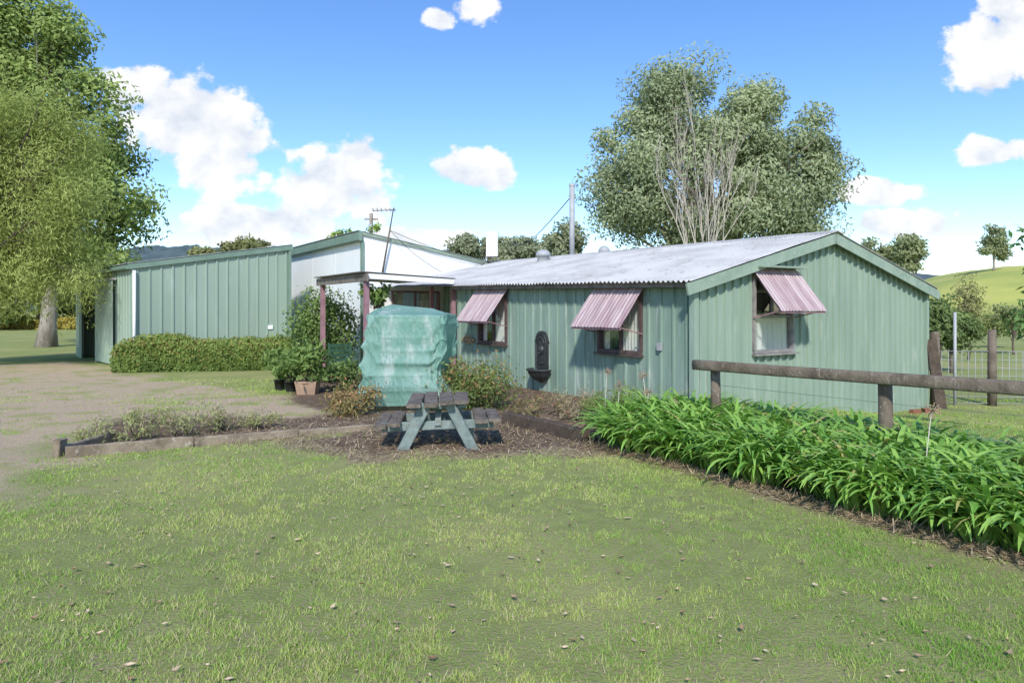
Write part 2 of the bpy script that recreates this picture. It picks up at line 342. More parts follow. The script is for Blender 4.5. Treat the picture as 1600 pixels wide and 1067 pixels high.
n=1300000;yy=2.2+(17-2.2)*RG.random(n)**2.0;xx=(RG.random(n)*2-1)*(.82*yy+.8)
keep=~in_build(xx,yy);xx=xx[keep];yy=yy[keep]
g,s,d=masks(xx,yy);pt=fbm(xx,yy,1.1,8,4);fine=fbm(xx,yy,4,12,3);tuft=fbm(xx,yy,13,14,2)
bare=np.maximum(sst(.55,.62,fbm(xx,yy,1.7,31,3))*sst(.42,.54,fbm(xx,yy,6,33,2)),.9*sst(.57,.64,fbm(xx,yy,6,37,3)))
p=(1-g*(.92-.54*sst(.48,.62,pt)))*(1-s*.96)*(1-.8*d)*(1-.94*bare)*(.25+.75*sst(.38,.54,pt*.4+fine*.3+tuft*.3))
k=RG.random(len(xx))<p*.62;xx=xx[k];yy=yy[k];pt=pt[k];fine=fine[k];g=g[k];tuft=tuft[k]
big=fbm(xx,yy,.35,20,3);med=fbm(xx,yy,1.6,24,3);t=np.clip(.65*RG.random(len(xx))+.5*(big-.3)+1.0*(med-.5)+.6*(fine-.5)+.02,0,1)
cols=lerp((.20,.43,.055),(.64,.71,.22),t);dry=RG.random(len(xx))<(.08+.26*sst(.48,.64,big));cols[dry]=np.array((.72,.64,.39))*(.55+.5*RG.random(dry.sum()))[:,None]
ln=(.009+.024*RG.random(len(xx))**1.6)*(.45+.6*pt+.6*tuft)*(1+.9*(RG.random(len(xx))<.04))
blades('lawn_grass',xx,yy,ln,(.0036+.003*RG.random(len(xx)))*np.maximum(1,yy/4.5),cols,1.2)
tag(bpy.data.objects['lawn_grass'],'short patchy green lawn grass with dry blades','grass')
# dry straw
n=9000;al=-.1+9.1*RG.random(n);of=.12+RG.normal(size=n)*.08;xx=AF[0]+AD[0]*al+AN[0]*of;yy=AF[1]+AD[1]*al+AN[1]*of
n2=34000;x2=-4.2+7.0*RG.random(n2);y2=7.4+4.0*RG.random(n2);g,s,d=masks(x2,y2);kk=RG.random(n2)<np.maximum(d*1.1,s*.35)
xx=np.concatenate([xx,x2[kk]]);yy=np.concatenate([yy,y2[kk]])
P=np.stack([xx,yy,gz(xx,yy)+.004+.02*RG.random(len(xx))],-1);c=lerp((.26,.18,.11),(.56,.45,.30),RG.random(len(xx)))
rg=np.random.default_rng(4);dd=rg.normal(size=P.shape);dd[:,2]*=.22;dd/=np.linalg.norm(dd,axis=1)[:,None];L=.04+.10*rg.random(len(P))
sd=np.cross(dd,[0,0,1]);sd/=np.linalg.norm(sd,axis=1)[:,None]+1e-9;v=np.empty((len(P),4,3));w=.0035
v[:,0]=P-sd*w;v[:,1]=P+sd*w;v[:,2]=P+dd*L[:,None]+sd*w;v[:,3]=P+dd*L[:,None]-sd*w
tag(mesh_np('straw',v.reshape(-1,3),np.arange(len(P)*4).reshape(-1,4),M['dryleaf'],None,np.repeat(c,4,0)),'dry straw lying along the edge of the leafy border and bed','straw',kind='stuff')
# fallen leaves
n=800;yy=2.6+8*RG.random(n)**1.2;xx=(RG.random(n)*2-1)*(.8*yy+.5);g,s,d=masks(xx,yy);k=(s<.5)|(RG.random(n)<.7);xx=xx[k];yy=yy[k]
n=len(xx);a=RG.random(n)*6.28;L=.022+.045*RG.random(n)**1.8;W=L*.45;dx,dy=np.cos(a),np.sin(a);z=gz(xx,yy)+.016+.008*RG.random(n)
v=np.empty((n,6,3));cu=.012*RG.random(n)
def pp(f,sw,zz): return np.stack([xx+dx*L*f-dy*W*sw,yy+dy*L*f+dx*W*sw,z+zz],-1)
v[:,0]=pp(-.5,0,cu);v[:,1]=pp(-.1,-.5,cu*.8);v[:,2]=pp(.5,0,cu*1.5);v[:,3]=pp(-.1,.5,cu*1.2);v[:,4]=pp(-.1,0,0);v[:,5]=pp(.2,0,0)
f=np.array([[0,1,4],[1,2,4],[4,2,3],[0,4,3]]);f=(f[None]+np.arange(n)[:,None,None]*6).reshape(-1,3)
c=lerp((.24,.14,.08),(.66,.52,.36),RG.random(n));tag(mesh_np('fallen_leaves',v.reshape(-1,3),f,M['dryleaf'],None,np.repeat(c,6,0)),'brown and tan fallen leaves scattered over the lawn','leaves',kind='stuff')
# ---------------------------------------------------------------- building pieces
def clad(name,p0,d,nr,L,zb,zt,ops,pitch,rw,rh,m,parent,brk=(),ph=.5):
    p0=np.array(p0[:2]);pr=[(0,0)];k=ph*pitch
    while k<L-rw:
        pr+=[(k-rw/2,0),(k-rw*.36,rh),(k+rw*.36,rh),(k+rw/2,0)];k+=pitch
    pr.append((L,0));S_=[p[0] for p in pr];O_=[p[1] for p in pr]
    extra=[s for o in ops for s in o[:2]]+list(brk)
    for s in extra: pr.append((s,float(np.interp(s,S_,O_))))
    pr=sorted(set((round(a,4),round(b,4)) for a,b in pr));b=MB()
    for (a,oa),(c,oc) in zip(pr[:-1],pr[1:]):
        if c-a<1e-4: continue
        mid=(a+c)/2
        o=[q for q in ops if q[0]<=mid<=q[1]]
        segs=[(zb,zb,o[0][2],o[0][2]),(o[0][3],o[0][3],zt(a),zt(c))] if o else [(zb,zb,zt(a),zt(c))]
        A=p0+d*a+nr*oa;B=p0+d*c+nr*oc
        for z0,z1,z2,z3 in segs:
            if z2-z0<.005: continue
            b.add([(A[0],A[1],z0),(B[0],B[1],z1),(B[0],B[1],z3),(A[0],A[1],z2)],[(0,1,2,3)])
    return b.build(name,m,parent)
def window(parent,p0,d,nr,s0,s1,z0,z1,fm,style):
    p0=np.array(p0[:2])
    def W(s,o,z): q=p0+d*s+nr*o;return Vector((q[0],q[1],z))
    b=MB();w=.06;n3=(nr[0],nr[1],0)
    def bar(a,za,c,zc,w,dp,o): b.beam(W(a,o,za),W(c,o,zc),dp,w,(0,0,1)) if abs(zc-za)<1e-6 else b.beam(W(a,o,za),W(c,o,zc),w,dp,n3)
    bar(s0-.02,z0,s1+.02,z0,w,.13,-.01);bar(s0-.02,z1,s1+.02,z1,w,.12,-.01)
    bar(s0,z0+.03,s0,z1-.03,w,.115,-.01);bar(s1,z0+.03,s1,z1-.03,w,.115,-.01)
    bar(s0-.05,z0-.05,s1+.05,z0-.05,.03,.2,.02)
    if style!='hung': bar((s0+s1)/2,z0+.03,(s0+s1)/2,z1-.03,.05,.06,-.02)
    else:
        bar(s0+.03,z0+.62,s1-.03,z0+.62,.05,.06,-.02)
        bar((s0+s1)/2,z0+.645,(s0+s1)/2,z1-.03,.04,.05,-.02)
    f=b.build('window',fm,parent)
    MB().add([W(s0,-.03,z0),W(s1,-.03,z0),W(s1,-.03,z1),W(s0,-.03,z1)],[(0,1,2,3)]).build('pane',M['glass'],f)
    K=40
    def cur(a,bb,za,zb_,o):
        vs=[];c=MB()
        for i in range(K+1):
            s=a+(bb-a)*i/K;oo=o+.015*math.sin(i*1.25)+.006*math.sin(i*3.1)
            vs+=[W(s,oo,za),W(s+.02*math.sin(i*.7),oo,zb_)]
        c.add(vs,[(2*i,2*i+2,2*i+3,2*i+1) for i in range(K)],True);c.build('curtain',M['curt'],f)
    if style=='slide': cur(s0,s0+(s1-s0)*.55,z0,z1,-.08);cur(s1-(s1-s0)*.18,s1,z0,z1,-.08)
    elif style=='open': cur(s0,s0+(s1-s0)*.25,z0,z1,-.08);cur(s0+(s1-s0)*.6,s0+(s1-s0)*.85,z0,z1,-.08)
    else: cur(s0,s1,z0,z0+.62,-.07);cur(s0,s0+.25,z0+.62,z1,-.14)
    return f
def awning(parent,p0,d,nr,s0,s1,zt_,zb_,out,board=False,seed=1):
    p0=np.array(p0[:2])
    def W(s,o,z): q=p0+d*s+nr*o;return Vector((q[0],q[1],z))
    wv_=15;rows=8;b=MB();b.corr(W(s0,.06,zt_),W(s1,.06,zt_),W(s0,out,zb_),W(s1,out,zb_),wv_,.013,rows,.012)
    a=b.build('window_awning',M['awn'],parent)
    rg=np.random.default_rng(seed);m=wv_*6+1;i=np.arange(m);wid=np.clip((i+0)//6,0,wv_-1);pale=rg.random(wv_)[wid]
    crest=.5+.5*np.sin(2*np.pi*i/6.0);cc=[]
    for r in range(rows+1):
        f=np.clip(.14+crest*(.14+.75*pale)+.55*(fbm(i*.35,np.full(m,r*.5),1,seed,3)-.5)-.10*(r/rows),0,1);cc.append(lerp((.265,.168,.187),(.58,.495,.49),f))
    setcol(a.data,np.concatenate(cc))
    t=MB()
    for s in (s0+.06,s1-.06):
        t.beam(W(s,.04,zt_-.03),W(s,out-.03,zb_-.03),.03,.03);t.beam(W(s,.04,zb_-.12),W(s,out-.08,zb_-.0),.02,.02)
    t.beam(W(s0+.02,out-.04,zb_-.025),W(s1-.02,out-.04,zb_-.025),.03,.03)
    t.build('awning_frame',M['purple'],a)
    if board: MB().beam(W(s0-.02,.14,zt_+.03),W(s1-.0,.14,zt_+.045),.26,.03).build('awning_board',M['fasc2'],a)
# ---------------------------------------------------------------- cottage
cot=empty('cottage',Lp(5.5,3.8,0),'low green clad cottage with pale corrugated roof and mauve awnings','cottage')
zE=lambda u:2.19+.0207*u
SL=.2526;GW=7.6
RP=(.215,.05,.045)
clad('wall',C0,U,-V,7.83,-.1,zE,[(1.19,2.31,.94,2.10),(5.52,6.71,.94,2.16)],.29,.055,.03,M['wallf'],cot)
gt=lambda v:2.19+SL*min(v,GW-v)
clad('wall',C0,V,-U,GW,-.8,gt,[(1.52,2.65,.97,2.40)],*RP,M['wallg'],cot,[GW/2])
pB=C0+V*GW;clad('wall',pB,U,V,11.9,-.8,lambda s:2.19,[],*RP,M['wallg'],cot)
pr_=C0+U*7.83+V*1.8;clad('wall',pr_,U,-V,4.1,-.1,lambda s:2.55,[(.35,1.65,.75,2.0),(2.0,3.3,.75,2.0)],*RP,M['wallf'],cot)
pr2=C0+U*7.83;clad('wall',pr2,V,U,1.8,-.1,lambda s:2.33+.2*s,[],*RP,M['wallf'],cot)
window(cot,C0,U,-V,1.19,2.31,.94,2.10,M['frame'],'slide');window(cot,C0,U,-V,5.52,6.71,.94,2.16,M['frame'],'slide')
window(cot,C0,V,-U,1.52,2.65,.97,2.40,M['framew'],'hung')
window(cot,pr_,U,-V,.35,1.65,.75,2.0,M['white'],'open');window(cot,pr_,U,-V,2.0,3.3,.75,2.0,M['white'],'open')
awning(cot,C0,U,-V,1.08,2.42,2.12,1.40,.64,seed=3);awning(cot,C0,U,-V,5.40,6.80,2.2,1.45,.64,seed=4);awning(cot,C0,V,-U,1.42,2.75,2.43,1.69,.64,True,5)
rz=lambda u,v:zE(u)+SL*min(v,GW-v)+.06
r=MB()
r.corr(Lp(-.2,3.8,rz(0,3.8)),Lp(11.95,3.8,rz(6,3.8)),Lp(-.2,-.32,rz(0,-.32)),Lp(11.95,-.32,rz(11.95,-.32)),110,.021,6,.02)
r.corr(Lp(-.2,3.8,rz(0,3.8)),Lp(11.95,3.8,rz(6,3.8)),Lp(-.2,7.9,rz(0,7.9)),Lp(11.95,7.9,rz(0,7.9)),110,.021,2)
rf=r.build('roof',M['roof'],cot)
c=MB()
for sgn in (1,-1): c.beam(Lp(-.22,3.8+sgn*.1,rz(0,3.7)+.016),Lp(11.95,3.8+sgn*.1,rz(6,3.7)+.016),.22,.02,(V[0]*sgn*SL,V[1]*sgn*SL,1))
c.build('ridge_cap',M['roof'],rf)
for a,e in ((-.36,3.8),(7.95,3.8)): MB().beam(Lp(-.17,a,rz(0,a)-.13),Lp(-.17,e,rz(0,e)-.13),.035,.19).build('bargeboard',M['fasc2'],cot)
b=MB();b.beam(Lp(-.12,-.2,zE(0)-.07),Lp(7.8,-.2,zE(7.8)-.07),.03,.10);b.build('fascia',M['old'],cot)
b=MB();b.beam(Lp(-.03,-.04,-.1),Lp(-.03,-.04,2.17),.11,.11,(U[0],U[1],0));b.build('corner_trim',M['wallg'],cot)
b=MB();b.beam(Lp(-.03,7.64,-.8),Lp(-.03,7.64,2.15),.1,.1,(U[0],U[1],0));b.build('corner_trim',M['wallg'],cot)
for u_ in (7.95,9.15): MB().beam(Lp(u_,-.06,-.05),Lp(u_,-.06,zE(u_)-.0),.1,.1,(U[0],U[1],0)).build('post',M['purple'],cot)
MB().box(Lp(.72,-.05,1.08),(.09,.05,.13),Matrix.Rotation(math.atan2(U[1],U[0]),3,'Z')).build('socket_cover',M['galv'],cot)
def vent(u,v,s):
    c=Lp(u,v,rz(u,v));MB().lathe(c,[(.2*s,-.12),(.2*s,.06),(.26*s,.08),(.25*s,.15),(.18*s,.22),(.08*s,.26),(.0,.265)],18).build('roof_vent',M['galv'],cot)
vent(8.15,3.0,.85);vent(6.9,4.2,.65)
c=Lp(8.45,4.3,0);zb=rz(0,4.3);fl=MB();fl.tube([(c.x,c.y,zb-.1),(c.x,c.y,5.45)],.08,14);fl.lathe((c.x,c.y,5.45),[(.09,-.03),(.09,.05),(.02,.06)],14);fl.lathe((c.x,c.y,zb),[(.2,-.08),(.19,.03),(.09,.12)],14);fl.build('flue_pipe',M['galv'],cot)
FLU=Vector((c.x,c.y,5.15))
c=Lp(11.5,3.5,0);zb=rz(0,3.5);a=MB();a.tube([(c.x-.5,c.y,zb),(c.x-.1,c.y,zb+.5)],.025,6);a.tube([(c.x+.3,c.y,zb),(c.x-.1,c.y,zb+.5)],.02,6);a.tube([(c.x-.1,c.y,zb+.1),(c.x-.1,c.y,zb+.75)],.03,8)
an=a.build('antenna_bracket',M['steel'],cot);q=MB();q.beam((c.x-.1,c.y-.06,zb+.35),(c.x-.1,c.y-.06,zb+1.15),.38,.05,(0,1,0),.015);q.build('antenna_panel',M['white'],an)
cb=MB();q=at(795,375,72);pts=[FLU.lerp(q,i/14)-Vector((0,0,1.0*math.sin(math.pi*i/14))) for i in range(15)];cb.tube(pts,[.014+.025*i/14 for i in range(15)],5)
tag(cb.build('overhead_cable',M['black']),'thin dark cable running from the flue pipe toward the far trees','cable')
# ---------------------------------------------------------------- porch
po=empty('porch',Lp(9.1,-1.3,0),'open porch with flat sheet roof on mauve posts beside the cottage','porch')
b=MB();b.corr(Lp(7.45,-2.75,2.60),Lp(10.95,-2.75,2.60),Lp(7.45,-.22,2.50),Lp(10.95,-.22,2.50),34,.012,1);b.build('roof',M['proof'],po)
b=MB();b.beam(Lp(7.4,-2.62,2.47),Lp(11.0,-2.62,2.47),.05,.19,bev=.01);b.build('beam',M['old'],po)
b=MB();b.beam(Lp(7.5,-2.6,2.5),Lp(7.5,-.3,2.42),.04,.12);b.build('fascia',M['white'],po)
for u_ in (7.65,10.75): MB().beam(Lp(u_,-2.55,-.05),Lp(u_,-2.55,2.42),.11,.11,(U[0],U[1],0)).build('post',M['purple'],po)
# ---------------------------------------------------------------- white building
WB=empty('white_shed',Lp(15,1.2,0),'tall white panelled building with green fascia behind the porch','shed')
wu,wv=12.0,-.9;Wc=C0+U*wu+V*wv
hw=lambda v:4.0-.163*v
clad('wall',Wc,U,-V,8.2,-.1,lambda s:3.8,[],2.4,.04,.004,M['white'],WB,ph=1)
clad('wall',Wc,V,-U,4.6,-.1,hw,[(.95,2.55,.9,2.28)],9,.03,.01,M['white'],WB)
window(WB,Wc,V,-U,.95,2.55,.9,2.28,M['purple'],'open')
p=Wc+V*4.6;clad('wall',p,U,V,8.2,-.1,lambda s:hw(4.6),[],2.4,.04,.004,M['white'],WB)
b=MB();b.corr(Lp(wu-.1,wv-.2,4.09),Lp(wu+8.3,wv-.2,4.09),Lp(wu-.1,wv+4.8,4.06-.163*4.8),Lp(wu+8.3,wv+4.8,4.06-.163*4.8),80,.012,1);b.build('roof',M['roof'],WB)
b=MB();b.beam(Lp(wu-.12,wv-.12,3.92),Lp(wu+8.3,wv-.12,3.92),.12,.28,bev=.03);b.build('gutter',M['fasc'],WB)
b=MB();b.beam(Lp(wu-.05,wv-.1,4.03),Lp(wu-.05,wv+4.7,4.03-.163*4.8),.05,.10);b.build('bargeboard',M['fasc2'],WB)
b=MB();b.beam(Lp(wu-.02,wv-.03,-.1),Lp(wu-.02,wv-.03,3.8),.09,.09,(U[0],U[1],0));b.build('corner_trim',M['fasc'],WB)
b=MB();b.tube([at(597,430,20.8),at(615,325,20.8)],[.03,.02],8);ms_=b.build('antenna_mast',M['barkd'],WB)
b=MB();p=at(614,328,20.8);b.tube([p+Vector((-.62,0,-.03)),p+Vector((.08,0,.0))],.014,6)
for i in range(6):
    x=-.6+.13*i;b.tube([p+Vector((x,-.25,-.0)),p+Vector((x,.25,0))],.008,5);b.tube([p+Vector((x,0,-.07)),p+Vector((x,0,.07))],.008,5)
b.build('antenna',M['steel'],ms_)
for q in (at(770,412,23),at(690,425,21.5)):
    p=at(609,360,20.8);MB().tube([p.lerp(q,i/6)-Vector((0,0,.12*math.sin(math.pi*i/6))) for i in range(7)],.009,4).build('guy_wire',M['black'],ms_)
# ---------------------------------------------------------------- green shed
A0=np.array([-10.99,19.7]);ed=np.array([-.674,.738]);ed/=np.linalg.norm(ed);fd=np.array([ed[1],-ed[0]])
GS=empty('green_shed',(A0[0]-1,A0[1]+4,0),'long pale green ribbed metal shed with open end doorway','shed')
hs=lambda s:3.0+.173*s;FL=4.75;EL=7.86
clad('wall',A0,fd,-ed,FL,-.1,hs,[],.32,.07,.032,M['sheda'],GS)
clad('wall',A0,ed,-fd,EL,-.1,lambda s:2.95,[(4.0,6.5,-.05,2.5)],.32,.07,.032,M['sheda'],GS)
p=A0+fd*FL;clad('wall',p,ed,fd,EL,-.1,lambda s:3.8,[],.32,.07,.032,M['sheda'],GS)
p=A0+ed*EL;clad('wall',p,fd,ed,FL,-.1,hs,[],.32,.07,.032,M['sheda'],GS)
def Gp(f,e,z): q=A0+fd*f+ed*e;return Vector((q[0],q[1],z))
b=MB();b.corr(Gp(FL+.1,-.12,hs(FL+.1)+.07),Gp(FL+.1,8.0,hs(FL+.1)+.07),Gp(-.15,-.12,hs(-.15)+.07),Gp(-.15,8.0,hs(-.15)+.07),50,.012);b.build('roof',M['roof'],GS)
b=MB();b.beam(Gp(-.1,-.07,hs(-.1)-.02),Gp(FL+.1,-.07,hs(FL+.1)-.02),.05,.17);b.build('bargeboard',M['fasc'],GS)
b=MB();b.beam(Gp(-.12,-.1,2.94),Gp(-.12,8,2.94),.12,.12,bev=.02);b.build('gutter',M['fasc'],GS)
b=MB();b.tube([Gp(.06,-.1,2.85),Gp(.06,-.1,.05)],.045,10);b.build('downpipe',M['white'],GS)
b=MB();b.beam(Gp(FL+.01,-.03,-.1),Gp(FL+.01,-.03,hs(FL)-.1),.09,.09,(ed[0],ed[1],0));b.build('corner_trim',M['fasc'],GS)
q=A0-fd*.12+ed*1.6;d_=clad('door',q,ed,-fd,2.35,.05,lambda s:2.6,[],.2,.05,.02,M['sheda'],GS)
b=MB();b.beam(Gp(-.1,1.4,2.66),Gp(-.1,6.8,2.66),.06,.07);b.build('door_rail',M['galv'],d_)
for e_ in (3.98,6.52): MB().beam(Gp(-.07,e_,-.05),Gp(-.07,e_,2.55),.09,.09).build('door_post',M['sheda'],GS)
b=MB();b.add([Gp(2.5,.2,-.05),Gp(2.5,7.7,-.05),Gp(2.5,7.7,2.7),Gp(2.5,.2,2.7)],[(0,1,2,3)]);b.build('doorway_shade_sheet',M['dark'],GS)  # near-black sheet added inside the doorway, its colour stands in for the shade
vv=MB();c=Gp(4.1,-.03,1.15);vv.box(c,(.16,.03,.13),Matrix.Rotation(math.atan2(fd[1],fd[0]),3,'Z'));vv.build('wall_vent',M['white'],GS)
tag(MB().beam(Gp(.9,5.2,-.0),Gp(.5,6.0,1.5),.18,.04).build('stored_board',M['sleep']),'tall timber board leaning inside the open shed doorway','timber')
# ---------------------------------------------------------------- wall fountain
wf=empty('wall_fountain',Lp(4.09,-.05,.3),'black ornate wall fountain with half bowl on the green wall','fountain')
def Fp(a,h,o): return Lp(4.09+a,-o,h)
half=[(0,.36),(.13,.36),(.19,.42),(.215,.50),(.215,1.0),(.235,1.03),(.215,1.07),(.20,1.13),(.16,1.20),(.10,1.245),(.05,1.26),(0,1.265)]
poly=[Fp(a,h,.035) for a,h in half]+[Fp(-a,h,.035) for a,h in half[-2:0:-1]]
b=MB();b.prism(poly,Vector((-V[0],-V[1],0))*.045);b.build('back_plate',M['black'],wf)
b=MB();b.tube([Fp(a*.80,.4+(h-.4)*.93,.083) for a,h in half[1:]]+[Fp(-a*.80,.4+(h-.4)*.93,.083) for a,h in half[-2:0:-1]],.014,6)
b.tube([Fp(.11*math.cos(k*math.pi/10),.98+.13*math.sin(k*math.pi/10),.085) for k in range(11)],.016,6)
b.tube([Fp(-.13,.60,.085),Fp(0,.56,.095),Fp(.13,.60,.085)],.014,6)
b.build('moulding',M['black'],wf)
b=MB();X_=Vector((U[0],U[1],0));Y_=-Vector((V[0],V[1],0))
b.lathe(Fp(0,.86,.08),[(0.02,-.10),(.06,-.08),(.09,0),(.08,.06),(.045,.095),(0.001,.105)],14,0,math.pi,X_,Y_*.6)
b.tube([Fp(0,.80,.12),Fp(0,.775,.16)],[.024,.016],8)
b.build('spout_mask',M['black'],wf)
b=MB();b.lathe(Fp(0,0,.06),[(.0,.17),(.05,.175),(.08,.20),(.16,.235),(.235,.29),(.285,.36),(.305,.42),(.335,.435),(.335,.465),(.295,.465),(.25,.40),(.0,.36)],24,0,math.pi,X_,Y_);b.build('bowl',M['black'],wf)
pl=empty('wall_plaque',Lp(7.2,-.05,1),'small tan scrolled plaque hung on the wall beside the mauve post','plaque')
b=MB();pol=[]
for k in range(28):
    a=2*math.pi*k/28;rr_=1+.13*math.cos(4*a)+.06*math.cos(8*a);pol.append(Lp(7.2+.30*rr_*math.cos(a),-.035,.97+.10*rr_*math.sin(a)))
b.prism(pol,Y_*.025);b.build('plate',M['plaque'],pl)
b=MB();b.tube([Lp(7.2+.2*math.cos(2*math.pi*k/20),-.065,.97+.055*math.sin(2*math.pi*k/20)) for k in range(21)],.01,5);b.build('scroll_border',M['frame'],pl)
# ---------------------------------------------------------------- greenhouse
gh=empty('mini_greenhouse',(-1.75,11.95,0),'pop-up garden greenhouse under a wrinkled translucent green plastic cover','greenhouse')
yaw=math.radians(-10);cy,sy=math.cos(yaw),math.sin(yaw)
def Hp(x,y,z): return (-1.75+x*cy-y*sy,11.95+x*sy+y*cy,z)
np_=340;rows=90;gw,gd,ght=1.40,.84,1.60
ang=2*np.pi*np.arange(np_)/np_-np.pi*.75;ca=np.cos(ang);sa=np.sin(ang);e=.12
px=np.sign(ca)*np.abs(ca)**e;py=np.sign(sa)*np.abs(sa)**e
seg=np.hypot(np.diff(px,append=px[:1])*gw/2,np.diff(py,append=py[:1])*gd/2);ds=np.concatenate([[0],np.cumsum(seg)[:-1]])
rid=lambda a,b,sd:1-np.abs(2*fbm(a,b,1,sd,2)-1)
def wrinkle(s_,z,t):
    am=(1-t)**.6
    fold=rid(s_*3.0+.5*z*np.sin(s_*2.1),z*.30,3);fine=rid(s_*8+.9*z,z*.6,9);cr=rid(s_*4.5-2.2*z,z*1.7+s_*1.4,17);sm=rid(s_*9+3.0*z,z*2.6-1.2*s_,27)
    return .20*am*(fold**2-.55)+.075*(fine**4-.35)*(.40+.60*am)+.085*(cr**5-.3)*(.45+.55*am)+.045*(sm**4-.35)*(.5+.5*am)
vs=[]
for r_ in range(rows):
    t=r_/(rows-1);z=np.full(np_,.015+ght*t);s_=ds;wr=wrinkle(s_,z,t)
    pinch=-.12*np.exp(-((z-.62)/.28)**2)*np.clip(px,0,1)
    fl=1+.13*(1-t)**2
    hem=np.where(px>0.3,vn(s_*3,0*s_,1,5)*.34,vn(s_*5,0*s_,1,5)*.07)*(1-t)**2.5
    x=px*gw/2*fl;y=py*gd/2*fl;l=np.hypot(x,y)
    for i in range(np_): vs.append(Hp(x[i]+(x[i]/l[i])*(wr[i]+pinch[i]),y[i]+(y[i]/l[i])*wr[i],z[i]+hem[i]))
lastw=wrinkle(ds,np.full(np_,.015+ght),1.0)
for k10 in range(1,11):
    q=k10/10
    for i in range(np_):
        x=px[i]*gw/2*(1-.05*q);y=py[i]*gd/2*(1-q)+lastw[i]*(1-q)*py[i]
        apex=.27*q*(1-.8*abs(x+.12)/(gw/2))
        vs.append(Hp(x+lastw[i]*(1-q)*px[i],y,.015+ght+apex-.035*(math.sin(px[i]*3.1)**2)*(1-q)*q*2+.012*math.sin(i*.31)*(1-q)*q*3))
fs=[(r_*np_+k,r_*np_+(k+1)%np_,(r_+1)*np_+(k+1)%np_,(r_+1)*np_+k) for r_ in range(rows+9) for k in range(np_)]
MB().add(vs,fs,True).build('cover',M['cover'],gh)
b=MB()
for x in (-.56,.56):
    for y in (-.30,.30): b.tube([Hp(x,y,0),Hp(x,y,1.54)],.014,6)
    b.tube([Hp(x,-.30,1.54),Hp(x,0,1.60),Hp(x,.30,1.54)],.014,6)
for z in (.45,.9,1.3):
    for y in (-.30,.30): b.tube([Hp(-.56,y,z),Hp(.56,y,z)],.012,6)
b.build('frame',M['steel'],gh)
# ---------------------------------------------------------------- picnic table
pt_=empty('picnic_table',(-.93,8.6,0),'small weathered picnic table with faded green A-frame legs','table')
def Tp(x,y,z):
    a=math.radians(5);z=z+.028*x*min(1,z/.3);return Vector((-.93+x*math.cos(a)-y*math.sin(a),8.65+x*math.sin(a)+y*math.cos(a),z))
b=MB()
for i in range(4):
    x=-.285+.19*i;j=random.uniform(-.09,.09);tw=random.uniform(-.02,.02);b.beam(Tp(x-tw,-.50+j,.582+random.uniform(-.018,.014)),Tp(x+.01+tw,.46+j*.5,.59+random.uniform(-.014,.014)),.172,.045,(tw*3,0,1),bev=.014)
b.build('tabletop',M['tabt'],pt_)
for sx in (-1,1):
    b=MB()
    for i in range(2): b.beam(Tp(sx*(.52+.17*i),-.52+.06*i,.355-.03*i*(sx<0)),Tp(sx*(.515+.17*i),.5-.04*i,.355-.012*i),.155,.045,(.05*sx*i,0,1),bev=.014)
    b.build('bench',M['tabt'],pt_)
for y in (-.36,.34):
    for sx in (-1,1): MB().beam(Tp(sx*.14,y,.56),Tp(sx*.44,y,-.02),.13,.05,(0,1,0),bev=.008).build('leg',M['tabg'],pt_)
    MB().beam(Tp(-.68,y+.055,.30),Tp(.68,y+.055,.30),.04,.11,bev=.008).build('bench_support',M['tabg'],pt_)
    MB().beam(Tp(-.34,y+.055,.535),Tp(.34,y+.055,.535),.04,.07).build('top_support',M['tabg'],pt_)
    MB().beam(Tp(0,y+.02*(1 if y<0 else -1),.29),Tp(0,y*.35,.545),.07,.04).build('brace',M['tabg'],pt_)
# ---------------------------------------------------------------- sleepers
def sleeper(p,q,h,w,m,label,tilt=0):
    p=Vector((*p,0));q=Vector((*q,0));b=MB();n=10;vs=[]
    d=(q-p).normalized();nn=Vector((-d.y,d.x,0))
    for i in range(n+1):
        c=p.lerp(q,i/n);hh=h*(1-.10*float(vn(i*.7,p.x,1,3)))+tilt*i/n;ww=w*(.94+.12*float(vn(i*.8,p.x,1,6)))
        for a,z in ((-.5,-.02),(-.5,hh-.012),(-.38,hh),(.38,hh),(.5,hh-.012),(.5,-.02)): vs.append(c+nn*a*ww+Vector((0,0,z)))
    b.add(vs,[(i*6+k,i*6+(k+1)%6,(i+1)*6+(k+1)%6,(i+1)*6+k) for i in range(n) for k in range(6)]+[tuple(range(6))[::-1],tuple(n*6+k for k in range(6))])
    return tag(b.build('timber_sleeper',m),label,'sleeper')
E0=np.array(g2(102,716));E1=np.array(g2(590,673));dE=(E1-E0)
sleeper(E0,E0+dE*.36,.145,.055,M['sleep'],'pale timber garden edging sleeper, nearest the left corner stub')
sleeper(E0+dE*.365,E0+dE*.70,.125,.055,M['sleep'],'middle timber sleeper of the long garden edging')
sleeper(E0+dE*.705,E1,.11,.055,M['sleep'],'far timber sleeper of the edging, ending beside the picnic table')
e=g2(92,714);tag(MB().beam((e[0],e[1],-.05),(e[0]+.02,e[1],.21),.08,.15,bev=.01).build('timber_stub',M['sleep']),'short upright timber stub at the left corner of the garden edging','stub')
sleeper(E0+np.array((-.12,.1)),E0+np.array((-.05,1.0)),.13,.06,M['sleep'],'short timber sleeper running back from the corner stub')
e0=g2(790,662);e1=g2(915,692);sleeper(e0,e1,.19,.13,M['sleepd'],'dark old sleeper at the bed edge behind the picnic table')
